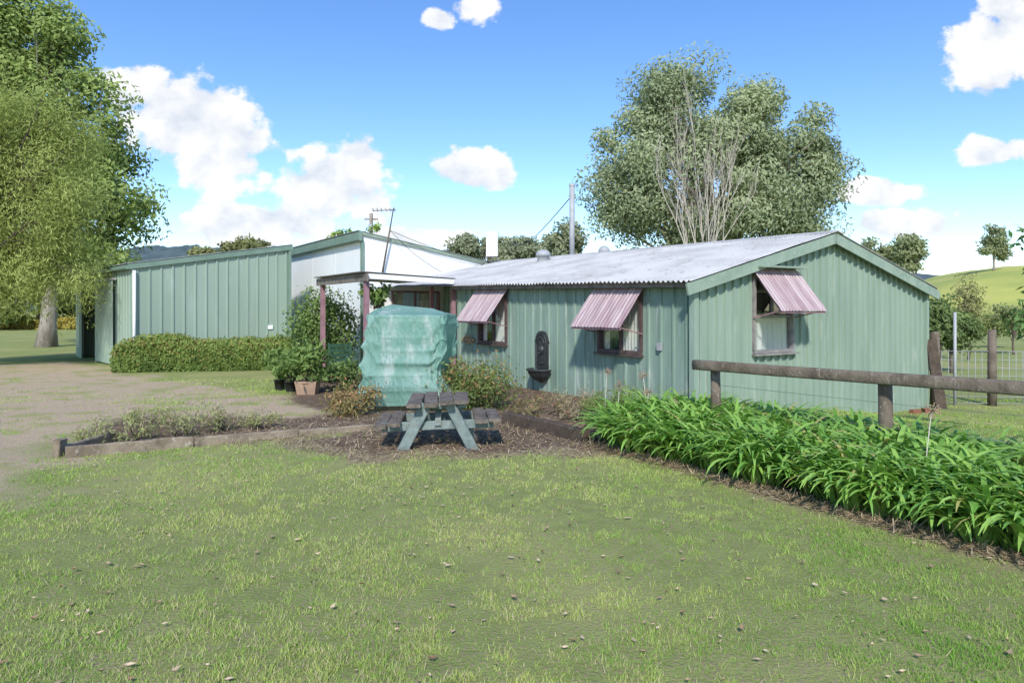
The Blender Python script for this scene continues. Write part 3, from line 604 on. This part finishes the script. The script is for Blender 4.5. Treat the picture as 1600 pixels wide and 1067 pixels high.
# ---------------------------------------------------------------- log fence
F0=np.array([2.37,8.8]);F1=np.array([4.6,6.1]);Fd=(F1-F0)/np.linalg.norm(F1-F0)
lf=empty('log_fence',(3.4,7.4,0),'rustic weathered timber rail fence standing in the leafy border','fence')
Fn=np.array([-Fd[1],Fd[0]])
b=MB();vs=[];nr_=26
for i in range(nr_):
    s=-.02+5.5*i/(nr_-1);q=F0+Fd*s;z=1.0
    for k in range(16):
        a=2*math.pi*k/16;ca_,sa_=math.cos(a),math.sin(a);sq=lambda c:math.copysign(abs(c)**.45,c)
        rr_=.062+.004*float(vn(i*.3,k*.8,1,2))
        vs.append((q[0]+Fn[0]*sq(ca_)*rr_,q[1]+Fn[1]*sq(ca_)*rr_,z+sq(sa_)*rr_))
b.add(vs,[(i*16+k,i*16+(k+1)%16,(i+1)*16+(k+1)%16,(i+1)*16+k) for i in range(nr_-1) for k in range(16)]+[tuple(range(16))[::-1],tuple((nr_-1)*16+k for k in range(16))],True)
b.build('rail',M['log'],lf)
for s,w,top in ((.2,.062,.96),(2.25,.072,1.05),(4.6,.072,1.05)):
    q=F0+Fd*s+Fn*.13;MB().tube([(q[0],q[1],-.05),(q[0]+.01,q[1],.5),(q[0],q[1],top)],[w*1.05,w,w*.97],12).build('post',M['log'],lf)
for z in (.75,.5,.25):
    a=F0+Fd*.2+Fn*.13;c=F0+Fd*4.6+Fn*.13;MB().tube([(a[0],a[1],z),((a[0]+c[0])/2,(a[1]+c[1])/2,z-.02),(c[0],c[1],z)],.003,4).build('wire',M['steel'],lf)
# ---------------------------------------------------------------- wire fence
wfz=lambda p:float(gz(p[0],p[1]))
P0=np.array([9.85,15.9]);P1=np.array([17.5,15.2])
wf2=empty('wire_fence',(12,15.6,-.5),'wire mesh paddock fence with timber posts beyond the cottage','fence')
def wq(t,z): q=P0+(P1-P0)*t;return Vector((q[0],q[1],z+wfz(q)))
MB().tube([wq(0,-.1),wq(0,.8)+Vector((.01,0,0)),wq(0,1.7)],[.11,.1,.09],10).build('post',M['log'],wf2)
tq=lambda px:[t for t in np.linspace(0,1,2000) if (P0+(P1-P0)*t)[0]/(P0+(P1-P0)*t)[1]>=(px-800)/F][0]
MB().tube([wq(tq(1492),-.1),wq(tq(1492),2.15)],.035,8).build('steel_post',M['galv'],wf2)
MB().tube([wq(tq(1550),-.1),wq(tq(1550),1.75)],[.1,.085],10).build('post',M['log'],wf2)
MB().tube([wq(.75,-.1),wq(.75,1.7)],[.1,.085],10).build('post',M['log'],wf2)
b=MB()
for z in (.05,.2,.35,.5,.68,.86,1.05,1.25): b.tube([wq(0,z),wq(.5,z),wq(1,z)],.008,4)
for i in range(53): b.tube([wq(i/52,.05),wq(i/52,1.25)],.006,4)
b.build('wire_mesh',M['galv'],wf2)
lb=MB();lb.beam(Lp(-.32,7.74,-.55),Lp(-.11,7.70,1.05),.24,.04);tag(lb.build('leaning_board',M['sleepd']),'dark board leaning upright against the far corner of the cottage','board')
for i,(u_,v_) in enumerate(((-.3,6.6),(-.35,6.95))):
    b=MB();b.box(Lp(u_,v_,float(gz(*Lp(u_,v_,0).xy))+.04),(.23,.11,.08),Matrix.Rotation(.4+i,3,'Z'));tag(b.build('loose_brick',M['brick']),['red brick lying under the gable wall, left of two','red brick lying under the gable wall, right of two'][i],'brick')
# ---------------------------------------------------------------- agapanthus
def agap_mesh(seed):
    rg=random.Random(seed);V1=[];Fc=[];Cc=[]
    for i in range(72):
        a=rg.uniform(0,6.283);L=rg.uniform(.54,.84);w=rg.uniform(.034,.050);el=math.radians(rg.uniform(57,88));rc=rg.uniform(.0,.15)
        x=rc*math.cos(a+rg.uniform(-1,1));y=rc*math.sin(a+rg.uniform(-1,1));z=-.02;n=9;bend=rg.uniform(.17,.31)
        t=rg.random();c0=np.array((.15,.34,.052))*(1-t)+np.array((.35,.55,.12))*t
        if rg.random()<.025:c0=np.array((.46,.42,.15))
        tw=rg.uniform(-.5,.5);b0=len(V1)
        for k in range(n+1):
            q=k/n;ww=w*(.75+.5*math.sin(math.pi*min(1,q*1.1+.1)))*(1 if q<.75 else max(.12,math.sqrt(max(0,(1-q)/.25))))
            sx,sy=-math.sin(a),math.cos(a);up=.25*tw*ww
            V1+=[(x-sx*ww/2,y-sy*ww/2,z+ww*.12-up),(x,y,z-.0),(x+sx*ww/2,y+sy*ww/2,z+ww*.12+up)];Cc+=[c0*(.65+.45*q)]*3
            if k<n:
                for m in (0,1): Fc.append((b0+3*k+m,b0+3*k+m+1,b0+3*k+m+4,b0+3*k+m+3))
                st=L/n;x+=math.cos(el)*math.cos(a)*st;y+=math.cos(el)*math.sin(a)*st;z+=math.sin(el)*st;el-=bend*(.35+1.3*q);z=max(z,.01)
    return np.array(V1),np.array(Fc),np.array(Cc)
protos=[]
AL='green strap leaf clump growing in the border along the log fence';ag='strap leaf clumps along the log fence';cnt=0
for al in np.arange(.30,8.6,.265):
    for of in (.36,.62,.90,1.19,1.49,1.80,2.12):
        if of>1.5 and (al<.5 or al>6.2): continue
        p=AF+AD*(al-.42*min(of,1.5)+random.uniform(-.10,.10))+AN*(of+random.uniform(-.06,.06) if of<.5 else of+random.uniform(-.10,.10))
        if p[1]<2.3: continue
        if (p[0]-C0[0])*U[0]+(p[1]-C0[1])*U[1]>-.35 and (p[0]-C0[0])*V[0]+(p[1]-C0[1])*V[1]>-.3: continue
        k=cnt%6
        if len(protos)<6:
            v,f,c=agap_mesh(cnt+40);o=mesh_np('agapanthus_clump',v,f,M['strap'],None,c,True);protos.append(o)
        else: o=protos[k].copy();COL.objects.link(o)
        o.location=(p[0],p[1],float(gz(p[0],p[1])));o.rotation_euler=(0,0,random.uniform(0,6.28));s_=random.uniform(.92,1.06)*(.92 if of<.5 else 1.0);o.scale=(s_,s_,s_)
        tag(o,AL,'plant',ag);cnt+=1
def stalk(base,h,lean,label):
    base=Vector(base);r=empty('dry_flower_stalk',base,label,'dry flower','dry flower stalks in the border')
    top=base+Vector((lean,random.uniform(-.05,.05),h));MB().tube([base,base.lerp(top,.5)+Vector((lean*.12,0,0)),top],[.006,.005,.004],5).build('stem',M['dead'],r)
    b=MB()
    for i in range(26):
        d=Vector((random.gauss(0,1),random.gauss(0,1),random.gauss(0,1)+.3)).normalized();b.tube([top,top+d*.06],[.0022,.003],4);b.tube([top+d*.06,top+d*.08],[.006,.002],5)
    b.build('seed_head',M['tan'],r)
for px_,py_,Y,ln,lab in ((1006,588,9.6,-.1,'dry flower stalk with round brown head, tallest left of the log post'),(948,582,9.9,.05,'dry flower stalk nearest the wall fountain'),(968,603,9.4,.06,'short dry stalk between two taller stalks near the wall'),(1014,614,9.3,.08,'lowest dry flower stalk beside the log post'),(1455,642,5.9,.12,'large brown dry flower head by the right log post'),(1054,632,9.1,.03,'dry flower stalk just before the cottage corner')):
    t=at(px_,py_,Y);stalk((t.x-ln,Y,0),t.z,ln,lab)
# ---------------------------------------------------------------- hedge and shrubs
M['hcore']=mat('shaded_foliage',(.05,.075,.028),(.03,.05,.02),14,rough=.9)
def hedge(name,label,p,q,w,h,n,L,W,dark,light,seed,tip=None):
    rg=np.random.default_rng(seed);p=np.array(p,float);q=np.array(q,float);d=(q-p);ln=np.linalg.norm(d);d/=ln;nn=np.array([-d[1],d[0]])
    root=empty(name,(*((p+q)/2),0),label,'hedge')
    s=rg.random(n)*ln;a=rg.random(n)*math.pi;rad=(.70+.32*rg.random(n)**.6)
    endf=np.clip(np.minimum(s,ln-s)/.4,0,1)**.35
    hh=h*(.82+.3*fbm(s,s*0,1.1,seed,2))*(.65+.35*endf);ww=w*(.9+.25*fbm(s,s*0+5,1.3,seed+1))
    sup=lambda c:np.sign(c)*np.abs(c)**.6
    cx=sup(np.cos(a));sz=np.maximum(0,np.sin(a))**.6
    of=cx*ww/2*rad;z=hh*(.04+.96*sz*rad*rg.random(n)**.12)
    low=rg.random(n)<.40;z[low]=hh[low]*.8*rg.random(low.sum());of[low]=np.sign(of[low])*ww[low]/2*(.8+.22*rg.random(low.sum()))
    P=np.stack([p[0]+d[0]*s+nn[0]*of,p[1]+d[1]*s+nn[1]*of,z],-1)
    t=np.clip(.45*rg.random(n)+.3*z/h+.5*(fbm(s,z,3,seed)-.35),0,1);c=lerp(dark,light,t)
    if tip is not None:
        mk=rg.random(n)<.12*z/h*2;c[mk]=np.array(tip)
    nr=np.stack([nn[0]*of/w*2,nn[1]*of/w*2,(z/h)**2],-1)
    leaves('foliage',P,L,W,c,M['leaf'],root,0,.4,rg,nr,1.1)
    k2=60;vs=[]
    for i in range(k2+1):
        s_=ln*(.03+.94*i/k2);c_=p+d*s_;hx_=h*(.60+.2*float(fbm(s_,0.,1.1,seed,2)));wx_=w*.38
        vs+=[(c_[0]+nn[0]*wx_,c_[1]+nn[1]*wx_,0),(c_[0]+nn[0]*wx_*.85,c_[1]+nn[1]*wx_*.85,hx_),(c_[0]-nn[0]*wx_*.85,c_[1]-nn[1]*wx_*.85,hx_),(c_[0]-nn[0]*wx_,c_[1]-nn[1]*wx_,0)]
    MB().add(vs,[(4*i+j,4*i+4+j,4*i+5+j,4*i+1+j) for i in range(k2) for j in range(3)],True).build('shade_core',M['hcore'],root)  # solid core, its dark colour stands in for shade between the hedge leaves
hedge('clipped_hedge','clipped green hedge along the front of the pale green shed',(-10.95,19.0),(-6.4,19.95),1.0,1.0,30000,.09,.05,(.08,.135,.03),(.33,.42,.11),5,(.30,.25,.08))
hedge('yellow_hedge','low yellow hedge far behind the left trees',(-52,62),(-33,60),1.2,1.0,5000,.35,.2,(.26,.21,.05),(.55,.45,.10),8)
def gp(px,py): x,y=g2(px,py);return (x,y,float(gz(x,y)))
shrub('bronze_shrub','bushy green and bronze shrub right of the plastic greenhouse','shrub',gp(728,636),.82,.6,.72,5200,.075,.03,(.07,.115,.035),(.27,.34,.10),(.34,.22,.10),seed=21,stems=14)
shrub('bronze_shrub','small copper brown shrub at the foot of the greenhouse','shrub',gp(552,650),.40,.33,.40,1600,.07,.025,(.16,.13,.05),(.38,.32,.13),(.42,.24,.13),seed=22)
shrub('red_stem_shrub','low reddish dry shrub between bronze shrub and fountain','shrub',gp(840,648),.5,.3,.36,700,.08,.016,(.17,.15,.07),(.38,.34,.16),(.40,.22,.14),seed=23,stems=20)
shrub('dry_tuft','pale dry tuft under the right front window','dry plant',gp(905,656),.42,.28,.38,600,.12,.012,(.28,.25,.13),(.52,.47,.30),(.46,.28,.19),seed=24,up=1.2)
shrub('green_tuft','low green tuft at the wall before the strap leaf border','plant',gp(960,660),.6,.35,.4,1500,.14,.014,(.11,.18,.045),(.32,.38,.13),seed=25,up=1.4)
shrub('tall_shrub','tall leafy shrub growing up behind the porch post','shrub',(-5.45,19.6,0),.92,.5,2.15,7000,.11,.055,(.06,.115,.035),(.27,.37,.11),seed=26,stems=12,up=0)
shrub('porch_vine','leafy vine spilling from the top of the porch post','vine',(-3.25,16.5,1.75),.36,.25,.62,900,.10,.06,(.07,.14,.04),(.28,.40,.11),seed=27)
shrub('garden_plant','dense green plant beside the garden chair','plant',gp(540,608),.40,.3,.55,1200,.10,.04,(.06,.115,.04),(.23,.33,.1),seed=28)
sw=[(150,692,.35,.3,.16),(205,686,.5,.4,.26),(285,680,.6,.4,.36),(350,674,.52,.4,.32),(405,670,.35,.3,.20),(240,664,.5,.4,.26)]
sl=['low dry weed at the left end of the raised bed','sprawling grey green bush second from left in the raised bed','largest sprawling bush midway along the raised bed','sprawling bush right of the largest in the raised bed','small weedy tuft at the right end of the raised bed','low bush at the back of the raised bed']
for i,(px_,py_,rx,ry,h) in enumerate(sw): shrub('sprawling_bush',sl[i],'bush',gp(px_,py_),rx,ry,h,int(300+900*rx),.06,.014,(.22,.25,.09),(.48,.51,.23),(.44,.32,.26),seed=40+i,stems=22,up=1.2,group='bushes in the raised bed')
def pot(name,c,r,h,m,label,plabel,pn,square=False,seed=1,ph=.7):
    root=empty(name,c,label,'pot');c=Vector(c)
    if square:
        b=MB();t=r;vs=[]
        for z,s in ((0,.8),(h,1),(h,.9),(h*.8,.88)): vs+=[(c.x-s*t,c.y-s*t*.8,c.z+z),(c.x+s*t,c.y-s*t*.8,c.z+z),(c.x+s*t,c.y+s*t*.8,c.z+z),(c.x-s*t,c.y+s*t*.8,c.z+z)]
        b.add(vs,[(4*i+j,4*i+(j+1)%4,4*i+4+(j+1)%4,4*i+4+j) for i in range(3) for j in range(4)]);b.build('body',m,root)
    else: MB().lathe(c,[(r*.72,0),(r*.95,h*.9),(r*1.06,h*.9),(r*1.06,h),(r*.92,h),(r*.9,h*.85)],18).build('body',m,root)
    MB().lathe(c,[(r*.9,h*.84),(0.001,h*.86)],14).build('soil',M['sleepd'],root)
    shrub(pn,plabel,'plant',c+Vector((0,0,h*.85)),r*2.0,r*1.8,ph,900,.16,.05,(.07,.13,.04),(.30,.42,.12),seed=seed,stems=6,up=.8)
x,y,z=gp(437,611);pot('plant_pot',(x,y,z),.12,.22,M['pot'],'black plastic pot at the left of the porch pots','leafy plant in the leftmost black pot','potted_plant',seed=51,ph=.75)
x,y,z=gp(454,613);pot('plant_pot',(x,y,z),.12,.22,M['pot'],'black plastic pot next to the tan planter','leafy plant in the black pot next to the planter','potted_plant',seed=52,ph=.6)
x,y,z=gp(481,616);pot('planter',(x,y,z),.22,.27,M['tan'],'square tan planter on the ground by the porch','leafy plant in the square tan planter','potted_plant',True,53,.65)
gc=empty('garden_chair',(-4.0,16.2,0),'dark green slatted garden chair under the porch','chair')
def Cp(x,y,z):
    a=.5;return Vector((-4.0+x*math.cos(a)-y*math.sin(a),16.2+x*math.sin(a)+y*math.cos(a),z))
b=MB()
for i in range(5): b.beam(Cp(-.27,-.22+.11*i,.42),Cp(.27,-.22+.11*i,.42),.09,.02)
b.build('seat',M['gchair'],gc);b=MB()
for i in range(4): b.beam(Cp(-.27,.27+.03*i,.52+.11*i),Cp(.27,.27+.03*i,.52+.11*i),.02,.085)
b.build('backrest',M['gchair'],gc)
for x in (-.26,.26):
    MB().beam(Cp(x,-.24,0),Cp(x,-.24,.62),.04,.04).build('leg',M['gchair'],gc);MB().beam(Cp(x,.3,0),Cp(x,.27,.45),.04,.04).build('leg',M['gchair'],gc)
    MB().beam(Cp(x,-.28,.63),Cp(x,.3,.63),.06,.025).build('armrest',M['gchair'],gc);MB().beam(Cp(x,.25,.4),Cp(x,.38,.92),.035,.035).build('back_frame',M['gchair'],gc)
# ---------------------------------------------------------------- trees
def ell(Y,items,dr=.75):
    k=Y/F;return [((px-800)*k,Y+dy,H+(HZ-py)*k,rx*k,(rx+ry)/2*k*dr,ry*k) for px,py,rx,ry,dy in items]
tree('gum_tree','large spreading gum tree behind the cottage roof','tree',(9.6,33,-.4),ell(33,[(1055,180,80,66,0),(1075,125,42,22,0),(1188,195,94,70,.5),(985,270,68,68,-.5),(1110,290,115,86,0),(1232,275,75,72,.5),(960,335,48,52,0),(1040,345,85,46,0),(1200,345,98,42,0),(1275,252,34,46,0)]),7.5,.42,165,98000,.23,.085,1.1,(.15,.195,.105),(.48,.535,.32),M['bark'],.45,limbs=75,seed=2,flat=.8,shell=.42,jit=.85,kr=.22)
dt=empty('dead_tree',(8.6,30.4,-.4),'bare bleached dead tree with fanning branches before the gum tree','tree')
b=MB();rr=random.Random(9)
def br(p,d,L,r,lv):
    pts=[p];q=p;dd=d.copy();n=6
    for i in range(n):
        dd=(dd+Vector((rr.gauss(0,.07),rr.gauss(0,.07),.05))).normalized();q=q+dd*L/n;pts.append(q)
    b.tube(pts,[r*(1-.6*i/n) for i in range(n+1)],5,False)
    if lv>0:
        for k in range(4):
            i=rr.randint(2,n);e=(d+Vector((rr.gauss(0,.24),rr.gauss(0,.24),rr.uniform(-.05,.3)))).normalized()
            br(pts[i],e,L*rr.uniform(.42,.60),r*.55,lv-1)
base=Vector((8.6,30.4,-.4));b.tube([base,base+Vector((0,0,2.4))],[.14,.10],8)
for k in range(7):
    a=-.27+.54*k/6+rr.uniform(-.05,.05);br(base+Vector((0,0,2.0)),Vector((math.sin(a),rr.uniform(-.12,.12),math.cos(a))).normalized(),rr.uniform(4.8,6.4),.042,3)
b.build('branches',M['dead'],dt)
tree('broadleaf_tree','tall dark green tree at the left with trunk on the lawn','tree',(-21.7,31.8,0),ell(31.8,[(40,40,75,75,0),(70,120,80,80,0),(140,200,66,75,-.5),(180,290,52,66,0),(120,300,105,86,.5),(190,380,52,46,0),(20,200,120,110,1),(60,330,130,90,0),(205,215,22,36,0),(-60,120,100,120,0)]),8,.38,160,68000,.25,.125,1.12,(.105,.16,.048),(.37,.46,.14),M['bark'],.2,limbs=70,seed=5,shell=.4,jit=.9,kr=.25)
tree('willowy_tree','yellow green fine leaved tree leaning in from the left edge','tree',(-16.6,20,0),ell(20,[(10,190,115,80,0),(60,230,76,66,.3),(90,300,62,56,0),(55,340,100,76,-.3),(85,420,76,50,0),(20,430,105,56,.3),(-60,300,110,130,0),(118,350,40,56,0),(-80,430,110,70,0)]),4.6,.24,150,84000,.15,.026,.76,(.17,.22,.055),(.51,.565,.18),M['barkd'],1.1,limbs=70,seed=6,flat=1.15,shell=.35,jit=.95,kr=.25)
lt=[('grey green tree behind the cottage ridge, leftmost of the row',726,385,70,28,26),('pale tree second in the row behind the roof',772,388,72,30,28),('tall rounded tree third in the row behind the roof',815,390,68,30,27),('dense tree fourth in the row near the flue',855,390,74,28,26),('dark tree at the flue pipe beside the gum tree',885,378,60,24,34)]
for i,(lab,px_,py_,Y,rx,ry) in enumerate(lt):
    e=ell(Y,[(px_,py_+6,rx,ry,0),(px_-8,py_+22,rx,ry,1),(px_+6,py_-2,rx*.6,ry*.7,0)]);tree('row_tree',lab,'tree',((px_-800)/F*Y,Y,0),e,4,.2,30,4000,.42,.2,.8,(.14,.165,.10),(.40,.43,.27),M['bark'],.2,group='trees behind the cottage roof',limbs=14,seed=60+i)
ft=[('distant tree behind the middle of the green shed roof',370,388,90,26,14),('distant tree behind the shed just left of the white building',402,388,95,18,12),('low distant tree top above the left half of the green shed roof',318,398,100,20,8)]
for i,(lab,px_,py_,Y,rx,ry) in enumerate(ft): tree('distant_tree',lab,'tree',((px_-800)/F*Y,Y,0),ell(Y,[(px_,py_,rx,ry,0),(px_,py_+20,rx,ry,0)]),5,.2,18,2000,.6,.3,.9,(.10,.12,.06),(.34,.34,.14),M['bark'],.2,limbs=10,seed=70+i)
tree('sapling','small bright green tree top showing over the white building','tree',((545-800)/F*30,30,0),ell(30,[(530,370,14,6,0),(560,368,18,8,0),(580,360,10,7,0),(545,384,40,14,0)]),4,.08,26,1500,.2,.11,.28,(.12,.2,.04),(.38,.5,.12),M['bark'],.1,limbs=14,seed=75)
for i,(px_,Y,rx,ry,py_,lab) in enumerate(((-40,58,110,60,440,'shaded tree mass beyond the lawn, at the left edge'),(60,62,70,45,462,'shaded tree beyond the lawn behind the pale trunk'),(130,66,50,40,455,'shaded tree beyond the open shed doorway'))):
    tree('background_tree',lab,'tree',((px_-800)/F*Y,Y,0),ell(Y,[(px_,py_,rx,ry,0),(px_+20,py_-30,rx*.7,ry*.8,0)]),4,.25,40,4500,.55,.3,1.3,(.10,.14,.05),(.36,.41,.13),M['bark'],.2,limbs=16,seed=80+i)
for i,(px_,Y,items,lab,bz) in enumerate(((1378,105,[(1372,395,28,20,0),(1385,405,22,16,0)],'round tree on the skyline right of the cottage gable, left of two',1),(1415,100,[(1415,388,24,20,0),(1420,405,22,16,0)],'round tree on the skyline right of the cottage gable, right of two',1),(1553,135,[(1553,372,26,18,0),(1545,392,18,10,0),(1568,396,14,8,0)],'lone tree with open crown on the yellow hill crest',9.5),(1592,120,[(1592,452,14,9,0),(1584,458,10,7,0)],'small dark tree on the hill slope at the right edge',2.0))):
    tree('skyline_tree',lab,'tree',((px_-800)/F*Y,Y,bz),ell(Y,items),(H+(HZ-400)/F*Y-bz+2) if i<3 else 2.4,.25 if i<3 else .15,26,3000,.6,.28,1.0,(.13,.16,.085),(.38,.42,.22),M['bark'],.2,limbs=16,seed=90+i)
rb=[('dark rounded bush beyond the wire fence',1488,24,38,26,512,(.07,.105,.045),(.25,.33,.11)),('wispy olive tree rising behind the wire fence',1512,30,26,36,470,(.18,.18,.08),(.42,.41,.18)),('grey green bush at the right beyond the wire fence',1585,34,36,18,490,(.13,.16,.07),(.36,.40,.19)),('low bush right of the leaning post',1550,40,40,14,508,(.13,.17,.06),(.36,.42,.15)),('green bush close behind the cottage corner',1462,20,16,28,496,(.08,.12,.045),(.26,.34,.12))]
for i,(lab,px_,Y,rx,ry,py_,dk,lt_) in enumerate(rb): tree('paddock_bush',lab,'bush',((px_-800)/F*Y,Y,-.5),ell(Y,[(px_,py_,rx,ry,0),(px_+rx*.4,py_+ry*.5,rx*.8,ry*.7,0)]),1.5,.06,34,3000 if i!=1 else 1000,.17,.07,.32,dk,lt_,M['barkd'],.1,limbs=20,seed=100+i)
tree('overhanging_tree','dark leafy tree reaching in at the right edge','tree',(8.3,9.4,0),ell(9.4,[(1650,370,62,30,0),(1650,500,72,42,0),(1690,420,80,90,0)]),2.6,.07,46,2400,.11,.05,.2,(.05,.105,.045),(.20,.33,.10),M['barkd'],.3,limbs=34,seed=120)
up=empty('utility_pole',((580-800)/F*60,60,0),'timber power pole showing above the white building','power pole');c=WL[up]
MB().tube([(c.x,c.y,0),(c.x,c.y,10.2)],[.2,.15],10).build('pole',M['bark'],up);b=MB();b.beam((c.x-.6,c.y,9.7),(c.x+.6,c.y,9.7),.12,.12);b.build('crossarm',M['bark'],up)
MB().lathe((c.x,c.y-.3,8.6),[(.02,0),(.2,0),(.2,.6),(.02,.65)],12).build('transformer',M['galv'],up)
pf=empty('paddock_fence',(-40,64,0),'low post and rail fence beyond the lawn at far left','fence')
for i in range(9): MB().beam((-54+3*i,64,0),(-54+3*i,64,1.1),.14,.14).build('post',M['old'],pf)
MB().beam((-54,63.95,1.0),(-30,63.95,1.0),.1,.12).build('rail',M['old'],pf)
# ---------------------------------------------------------------- light, sky, camera
SD=Vector((-.04,-.78,.62)).normalized()
sl_=bpy.data.lights.new('sun','SUN');sl_.energy=4.5;sl_.angle=math.radians(4);sl_.color=(1,.96,.89);so=bpy.data.objects.new('sun',sl_);COL.objects.link(so);so.rotation_euler=(-SD).to_track_quat('-Z','Y').to_euler()
w=bpy.data.worlds.new('World');S.world=w;w.use_nodes=True;t=w.node_tree;t.nodes.clear()
sky=N(t,'ShaderNodeTexSky',sky_type='NISHITA');sky.sun_disc=False;sky.sun_elevation=math.asin(SD.z);sky.sun_rotation=math.atan2(SD.x,SD.y);sky.air_density=1.0;sky.dust_density=.2;sky.ozone_density=2.8
tc=N(t,'ShaderNodeTexCoord');sx=N(t,'ShaderNodeSeparateXYZ');t.links.new(tc.outputs['Generated'],sx.inputs[0])
def mt(op,a,b=None,c=None,clamp=False):
    n=N(t,'ShaderNodeMath',operation=op);n.use_clamp=clamp
    for i,x in enumerate((a,b,c)):
        if x is None: continue
        if isinstance(x,(int,float)): n.inputs[i].default_value=x
        else: t.links.new(x,n.inputs[i])
    return n.outputs[0]
def vm(op,*a):
    n=N(t,'ShaderNodeVectorMath',operation=op)
    for i,x in enumerate(a):
        if isinstance(x,tuple): n.inputs[i].default_value=x
        else: t.links.new(x,n.inputs[i])
    return n
dy=mt('MAXIMUM',sx.outputs[1],.04);cbn=N(t,'ShaderNodeCombineXYZ');t.links.new(mt('DIVIDE',sx.outputs[0],dy),cbn.inputs[0]);t.links.new(mt('DIVIDE',sx.outputs[2],dy),cbn.inputs[1]);PV=cbn.outputs[0]
def cn(ox,oz,sc,det,rough=.6):
    v=vm('MULTIPLY_ADD',PV,(1,1.25,1),(ox,oz,0)).outputs[0]
    n=N(t,'ShaderNodeTexNoise');n.inputs['Scale'].default_value=sc;n.inputs['Detail'].default_value=det;n.inputs['Roughness'].default_value=rough;t.links.new(v,n.inputs[0]);return n.outputs[0]
n1=cn(.3,.1,12,7,.56);n1b=cn(.285,.145,12,4,.52)
CL=[(300,190,100,58),(345,245,76,56),(205,140,56,34),(520,290,76,56),(560,250,34,34),(400,352,120,30),(735,268,54,28),(690,372,56,16),(1560,70,75,68),(1590,15,70,50),(1380,298,60,20),(1410,350,80,20),(1565,235,58,20),(745,8,30,24),(680,30,26,14),(590,380,80,18)]
den=None
for px_,py_,rx,ry in CL:
    kx=F/(rx*1.25);kz=F/(ry*1.25);v=vm('MULTIPLY_ADD',PV,(kx,kz,0),(-(px_-800)/F*kx,-(HZ-py_)/F*kz,0)).outputs[0]
    d=vm('LENGTH',v).outputs['Value']
    den=d if den is None else mt('SMOOTH_MIN',den,d,.10)
den=mt('ADD',mt('SUBTRACT',1.0,den),mt('MULTIPLY',mt('SUBTRACT',n1,.5),2.5))
mr=N(t,'ShaderNodeMapRange',interpolation_type='SMOOTHSTEP');mr.inputs[1].default_value=.02;mr.inputs[2].default_value=.30;t.links.new(den,mr.inputs[0])
mask=mt('MULTIPLY',mr.outputs[0],mt('GREATER_THAN',sx.outputs[1],.05));mask=mt('MULTIPLY',mask,.97)
sh=mt('ADD',.78,mt('MULTIPLY',mt('SUBTRACT',n1,n1b),3.0),None,True)
cc=mixc(t,sh,(.64,.71,.82),(1.0,1.0,1.0))
hs_=N(t,'ShaderNodeHueSaturation');hs_.inputs['Hue'].default_value=.508;hs_.inputs['Saturation'].default_value=1.2;hs_.inputs['Value'].default_value=1.5;t.links.new(sky.outputs[0],hs_.inputs['Color'])
b1=N(t,'ShaderNodeBackground');b1.inputs[1].default_value=.15;t.links.new(hs_.outputs[0],b1.inputs[0])
b2=N(t,'ShaderNodeBackground');b2.inputs[1].default_value=1.05;t.links.new(cc,b2.inputs[0])
mx=N(t,'ShaderNodeMixShader');t.links.new(mask,mx.inputs[0]);t.links.new(b1.outputs[0],mx.inputs[1]);t.links.new(b2.outputs[0],mx.inputs[2])
ow=N(t,'ShaderNodeOutputWorld');t.links.new(mx.outputs[0],ow.inputs[0])
cam=bpy.data.cameras.new('camera');co=bpy.data.objects.new('camera',cam);COL.objects.link(co);co.location=(0,0,H);co.rotation_euler=(math.radians(90),0,0);cam.lens=F/1600*36;cam.sensor_width=36;cam.shift_y=-(533.5-HZ)/1600;cam.clip_end=4000;cam.clip_start=.05
S.camera=co
S.view_settings.view_transform='Standard';S.view_settings.look='None';S.view_settings.exposure=0
